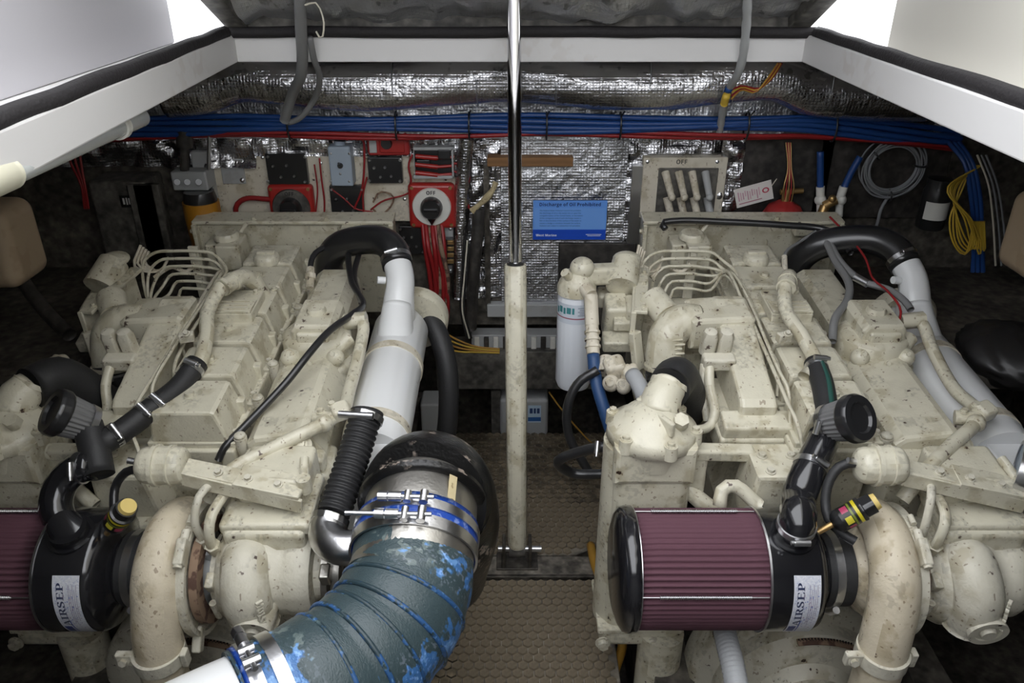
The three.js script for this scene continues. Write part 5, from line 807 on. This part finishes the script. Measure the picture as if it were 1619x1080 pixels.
{ // coiled wire, jar, wires on the right
  const c = bz(1412, 265, -2.42), t = thing('wire_coil', 'coil of grey wire tied with black on the right bulkhead', 'wire');
  const pts = []; for (let i = 0; i <= 420; i++) { const k = i / 420 * 9, a = k * Math.PI * 2, r = 0.083 + 0.013 * Math.sin(k * 2.3); pts.push(V(c.x + Math.cos(a) * r + 0.006 * Math.sin(k * 1.3), c.y + Math.sin(a) * r * 0.95 + 0.005 * Math.cos(k * 1.9), c.z + 0.010 * Math.sin(k * 3.1))); }
  part('windings', sweep(pts, 0.0028, { rad: 6, n: 640 }), M.greyWire, t); part('tail', sweep([bz(1405, 310, -2.42), bz(1393, 330, -2.42), bz(1388, 350, -2.42), bz(1380, 375, -2.42)], 0.005, { rad: 8 }), M.greyWire, t);
  for (const [x, y, a] of [[1384, 245, 0.8], [1455, 262, 0], [1406, 309, 1.5]]) part('tie', orient(new THREE.TorusGeometry(0.017, 0.003, 6, 18).rotateX(Math.PI / 2), bz(x, y, -2.42), V(Math.sin(a), Math.cos(a), 0)), M.black, t); settle(t);
  const j = thing('plastic_jar', 'black plastic jar with white label on the right', 'jar'), p = bz(1472, 345, -2.36); part('jar', lathe([[0, -0.03], [0.038, -0.03], [0.041, -0.025], [0.041, 0.085], [0.036, 0.10], [0.036, 0.125], [0, 0.127]], p, UPV, 32), M.black, j); part('label_band', orient(new THREE.CylinderGeometry(0.0415, 0.0415, 0.055, 32, 1, true, -1.1, 2.2).translate(0, 0.032, 0), p, UPV), M.whitePlastic, j); settle(j);
  for (let k = 0; k < 9; k++) one('yellow_wire', ['first', 'second', 'third', 'fourth', 'fifth', 'sixth', 'seventh', 'eighth', 'ninth'][k] + ' yellow wire from the left in the hank at the right edge', 'wire', sweep([bz(1535 + k * 2, 262, -2.30), bz(1520 - k * 3 + rr(-3, 3), 300, -2.28 + k * 0.006), bz(1502 + k * 4 + rr(-4, 4), 345, -2.27 + k * 0.006), bz(1506 + k * 6 + rr(-3, 3), 385, -2.26), bz(1525 + k * 4, 400 + rr(-8, 6), -2.26), bz(1540 + k * 2, 350, -2.25)], 0.0028, { rad: 6 }), M.yellow, 'hank of yellow wires');
  for (let k = 0; k < 3; k++) one('blue_cable', ['left', 'middle', 'right'][k] + ' blue cable hanging at the right edge behind the yellow wires', 'cable', sweep([bz(1500 + k * 8, 225, -2.36), bz(1525 + k * 6, 258, -2.30), bz(1535 + k * 7, 310, -2.28), bz(1540 + k * 6, 370, -2.28), bz(1538 + k * 8, 430, -2.28)], 0.007, { rad: 8 }), M.blueCable, 'hanging blue cables');
  for (let k = 0; k < 3; k++) one('grey_wire', ['leftmost', 'middle', 'rightmost'][k] + ' pale wire sweeping down beside the right jug', 'wire', sweep([bz(1545 + k * 7, 245, -2.3), bz(1562 + k * 7, 290, -2.28), bz(1570 + k * 8, 350, -2.27), bz(1574 + k * 9, 420, -2.26)], 0.003, { rad: 6 }), k ? M.greyWire : M.whiteWire, 'pale wires by the right jug');
}
{ // hanging conduits and loose wires
  hoseThing('conduit', 'grey corrugated conduit hanging from the hatch on the right', [bz(1182, -10, -1.95), bz(1180, 40, -2.02), bz(1174, 92, -2.075), bz(1166, 118, -2.12), bz(1150, 145, -2.24), bz(1142, 180, -2.34), bz(1138, 208, -2.40)], (t) => 0.0105 + 0.0006 * Math.sin(t * 500), M.paleGrey, { category: 'conduit', step: 0.004, group: 'grey conduits' });
  hoseThing('conduit', 'thick grey conduit hanging in front of the coaming on the left', [bz(474, -10, -1.95), bz(476, 50, -2.02), bz(478, 92, -2.075), bz(476, 118, -2.12), bz(462, 150, -2.22), bz(450, 190, -2.28)], 0.014, M.greyHose, { category: 'conduit', group: 'grey conduits' });
  hoseThing('conduit', 'thin grey conduit looping back beside the thick left one', [bz(490, 60, -2.04), bz(496, 92, -2.08), bz(505, 120, -2.15), bz(498, 155, -2.24), bz(472, 188, -2.28), bz(450, 192, -2.30), bz(447, 165, -2.30)], 0.008, M.greyHose, { category: 'conduit', group: 'grey conduits' });
  one('string', 'loose pale string knotted round the left conduit', 'string', sweep([bz(482, 8, -1.95), bz(500, 5, -1.94), bz(512, 35, -1.94), bz(508, 62, -1.94), bz(500, 50, -1.95)], 0.0022, { rad: 6 }), M.whiteWire);
  [[M.redCable, 'red'], [M.yellow, 'yellow'], [M.redCable, 'lower red'], [M.yellowHose, 'orange']].forEach(([m, n], k) => one('loose_wire', n + ' wire hooking out from under the coaming right of the conduit', 'wire', sweep([bz(1236 - k * 2, 100, -2.22), bz(1222 - k * 3, 122 + k, -2.24), bz(1200 - k * 2, 140 + k * 2, -2.25), bz(1172, 136 + k * 2, -2.24), bz(1156, 142 + k * 5, -2.23)], 0.003, { rad: 6 }), m, 'loose coloured wires'));
  [[M.blueCable, 'blue'], [M.yellow, 'yellow']].forEach(([m, n], k) => one('wire_joint', n + ' taped wire joint on the right conduit', 'wire', sweep([bz(1153 - k * 4, 138 + k * 12, -2.20), bz(1148 - k * 3, 152 + k * 12, -2.23)], 0.011, { rad: 8 }), m));
}
{ // clear tube lamp under the left coaming
  const a = V(-0.642, 1.362, -1.03), b = V(-0.668, 1.362, -1.62), d = b.clone().sub(a).normalize();
  const A = dep(-30, 292, 0.96), B = dep(222, 186, 1.52), D = B.clone().sub(A);
  const t = thing('tube_lamp', 'unlit clear tube lamp clipped under the left coaming', 'lamp');
  part('clear_sleeve', sweep([A, B], 0.0175, { rad: 24, open: true, n: 6 }), M.clear, t); part('inner_tube', sweep([A.clone().lerp(B, 0.02), A.clone().lerp(B, 0.97)], 0.009, { rad: 16, n: 4 }), M.paleGrey, t);
  part('end_cap', sweep([A.clone().addScaledVector(D, -0.02), A.clone().addScaledVector(D, 0.115)], 0.0215, { rad: 24 }), M.tubeCap, t);
  const m = A.clone().lerp(B, 0.78); part('clip', [ring(m, D, 0.022, 0.004, 0.02, 24), obox(m.clone().add(V(-0.014, 0.012, 0.0)), 0.012, 0.05, 0.03, [0, 0.1, 0.2], 0.002)], M.whitePlastic, t); settle(t);
}
{ // gear in the dark left corner
  const g = thing('charger_box', 'dim grey battery charger box in the left corner', 'charger'); part('case', plate(136, 287, 258, 420, -2.49, -2.36, 0.012), M.greyPaint, g); part('fin_side', [0, 1, 2, 3].map((k) => plate(222 + k * 9, 292, 227 + k * 9, 415, -2.37, -2.352, 0.002)), M.greyPaint, g);
  const cm = canvasMat(128, 72, (c, w, h) => { c.fillStyle = '#0c0c0c'; c.fillRect(0, 0, w, h); c.fillStyle = '#c8c8c8'; c.fillRect(20, 16, 16, 38); c.fillRect(46, 14, 12, 42); c.fillRect(66, 16, 12, 38); c.fillRect(88, 14, 22, 42); }); const [x0, x1, y0, y1] = rect(188, 309, 218, 328, -2.358); part('badge', new THREE.PlaneGeometry(x1 - x0, y1 - y0).translate((x0 + x1) / 2, (y0 + y1) / 2, -2.3575), cm, g, { keepUV: true }); settle(g);
  const v = thing('valve_manifold', 'grey valve manifold with black solenoids above the amber filter bowl', 'valve'); part('block', [plate(268, 272, 330, 302, -2.44, -2.38, 0.006)], M.paleGrey, v); part('mounting', plate(300, 240, 345, 345, -2.50, -2.44, 0.003), M.paleGrey, v); for (const x of [280, 296, 314]) part('port', rod(bz(x, 288, -2.38), bz(x, 288, -2.36), 0.009), M.black, v); part('solenoid', [rod(bz(292, 270, -2.40), bz(292, 228, -2.40), 0.013), rod(bz(292, 232, -2.40), bz(292, 205, -2.40), 0.024)], M.darkGrey, v); part('solenoid', [rod(bz(330, 268, -2.40), bz(331, 205, -2.40), 0.006)], M.steel, v); settle(v);
  const f = thing('fuel_separator', 'amber fuel separator bowl beside the left belt guard', 'filter'), p = bz(316, 312, -2.38); part('head', lathe([[0, 0.02], [0.045, 0.02], [0.05, 0], [0.05, -0.012]], p, UPV, 30), M.black, f); part('bowl', lathe([[0, -0.012], [0.055, -0.012], [0.055, -0.06], [0.05, -0.15], [0.03, -0.18], [0, -0.18]], p, UPV, 30), M.orangeBowl, f); settle(f);
  for (let k = 0; k < 3; k++) one('red_wire', ['left', 'middle', 'right'][k] + ' dim red wire loop beside the charger box', 'wire', sweep([bz(100 + k * 12, 215, -2.40), bz(112 + k * 8, 258, -2.38), bz(128 + k * 3, 292, -2.36), bz(134 + k * 3, 330, -2.36)], 0.004, { rad: 6 }), M.redCable, 'red wires in the left corner');
  // tan jugs at both edges
  const jug = (label, cx, top, bot, d, print) => { const c = dep(cx, bot, d), h = dep(cx, top, d).y - c.y; const t = thing('plastic_jug', label, 'jug', 'coolant jugs'); part('jug_body', new RoundedBoxGeometry(0.19, h, 0.16, 5, 0.035).translate(c.x, c.y + h / 2, c.z), M.jug, t); part('cap', rod(V(c.x, c.y + h, c.z), V(c.x, c.y + h + 0.025, c.z), 0.022), M.whitePlastic, t); const q = new THREE.TorusGeometry(0.024, 0.007, 8, 24, 4.6).scale(1, 1, 0.2); part('print_mark', [q.clone().rotateZ(0.8).translate(c.x + print, c.y + h * 0.62, c.z + 0.081), q.clone().rotateZ(-1.9).translate(c.x + print * 0.4, c.y + h * 0.5, c.z + 0.081)], M.jugPrint, t); settle(t); };
  jug('tan plastic jug at the left edge of the picture', 2, 302, 442, 2.0, 0.05); jug('tan plastic jug at the right edge of the picture', 1652, 290, 432, 2.0, -0.075);
  for (const s of [-1, 1]) { const t = thing('side_shelf', s < 0 ? 'dark shelf under the left jug' : 'dark shelf under the right jug', 'shelf', 'side shelves'); part('board', box(s < 0 ? -2.1 : 1.02, s < 0 ? -1.14 : 2.1, 0.60, 0.64, -2.5, -1.75, 0.004), M.bilge, t); settle(t); }
  const bagG = (c, sx, sy, sz, s) => { const g = new THREE.SphereGeometry(1, 48, 32), p = g.attributes.position; for (let i = 0; i < p.count; i++) { const x = p.getX(i), y = p.getY(i), z = p.getZ(i), n = 1 + 0.28 * (Math.abs(2 * fbm((x + 2) / 4, (y + z + 3) / 6, 8, 4, s) - 1) - 0.3); p.setXYZ(i, c.x + x * sx * n, c.y + y * sy * n, c.z + z * sz * n); } g.computeVertexNormals(); return g; };
  one('plastic_bag', 'crumpled black plastic bag right of the white cylinder of the right engine', 'bag', bagG(dep(1600, 560, 2.05), 0.13, 0.075, 0.15, 911), M.bag);
  one('crossing_pipe', 'dark pipe leaning in the shadow at the left of the left engine', 'pipe', sweep([dep(36, 445, 2.1), dep(70, 490, 2.05), dep(110, 530, 2.0)], 0.018), M.darkGrey);
}
{ // low gear between the engines
  one('steel_beam', 'dark steel cross member behind the ram at floor height', 'beam', plate(688, 556, 1040, 616, -2.56, -2.44, 0.004), M.greyPaint);
  const s = thing('fuse_strip', 'row of pale fuse clips on top of the dark cross member', 'fuse strip'); part('strip', plate(745, 530, 885, 556, -2.53, -2.47, 0.003), M.paleGrey, s); for (let k = 0; k < 9; k++) part('fuse_clip', plate(750 + k * 15, 534, 758 + k * 15, 553, -2.47, -2.46, 0.002), k % 2 ? M.darkGrey : M.whitePlastic, s); settle(s);
  for (let k = 0; k < 4; k++) one('yellow_wire', ['topmost', 'second', 'third', 'lowest'][k] + ' yellow wire lying on the cross member behind the left engine hose', 'wire', sweep([bz(700, 525 + k * 8, -2.45), bz(725, 538 + k * 6, -2.44), bz(752, 548 + k * 3, -2.44), bz(790, 552 + k * 2, -2.44)], 0.0035, { rad: 6 }), k % 2 ? M.yellow : M.yellowHose, 'yellow wires on the cross member');
  const p = thing('bilge_pump', 'pale bilge pump unit with blue label on the floor behind the ram', 'pump'); part('body', plate(790, 632, 866, 690, -2.58, -2.46, 0.014), M.paleGrey, p); const lm = canvasMat(128, 128, (c, w, h) => { c.fillStyle = '#b9cfe0'; c.fillRect(0, 0, w, h); c.fillStyle = '#2c5f9c'; c.fillRect(0, 88, w, 30); c.fillStyle = '#27406c'; c.fillRect(16, 22, 30, 38); c.fillRect(56, 22, 22, 38); c.fillRect(88, 22, 26, 38); }); const [x0, x1, y0, y1] = rect(835, 641, 855, 668, -2.458); part('label_patch', new THREE.PlaneGeometry(x1 - x0, y1 - y0).translate((x0 + x1) / 2, (y0 + y1) / 2, -2.4575), lm, p, { keepUV: true }); settle(p);
  one('upright_post', 'short grey upright post left of the bilge pump', 'post', plate(776, 618, 792, 690, -2.56, -2.48, 0.003), M.greyPaint);
  const c = thing('float_switch_box', 'small pale box with black cap beside the left white cylinder', 'box'); part('box_body', plate(664, 640, 710, 690, -2.40, -2.30, 0.008), M.paleGrey, c); const q = bz(682, 640, -2.35); part('box_cap', lathe([[0, 0.02], [0.04, 0.018], [0.045, 0], [0, 0]], q, UPV, 24), M.rubber, c); settle(c);
  one('orange_wire', 'thin orange wire sagging right of the bilge pump', 'wire', sweep([bz(868, 620, -2.45), bz(890, 650, -2.43), bz(920, 685, -2.40), bz(950, 715, -2.36)], 0.003, { rad: 6 }), M.yellowHose);
}
renderer.render(scene, camera);
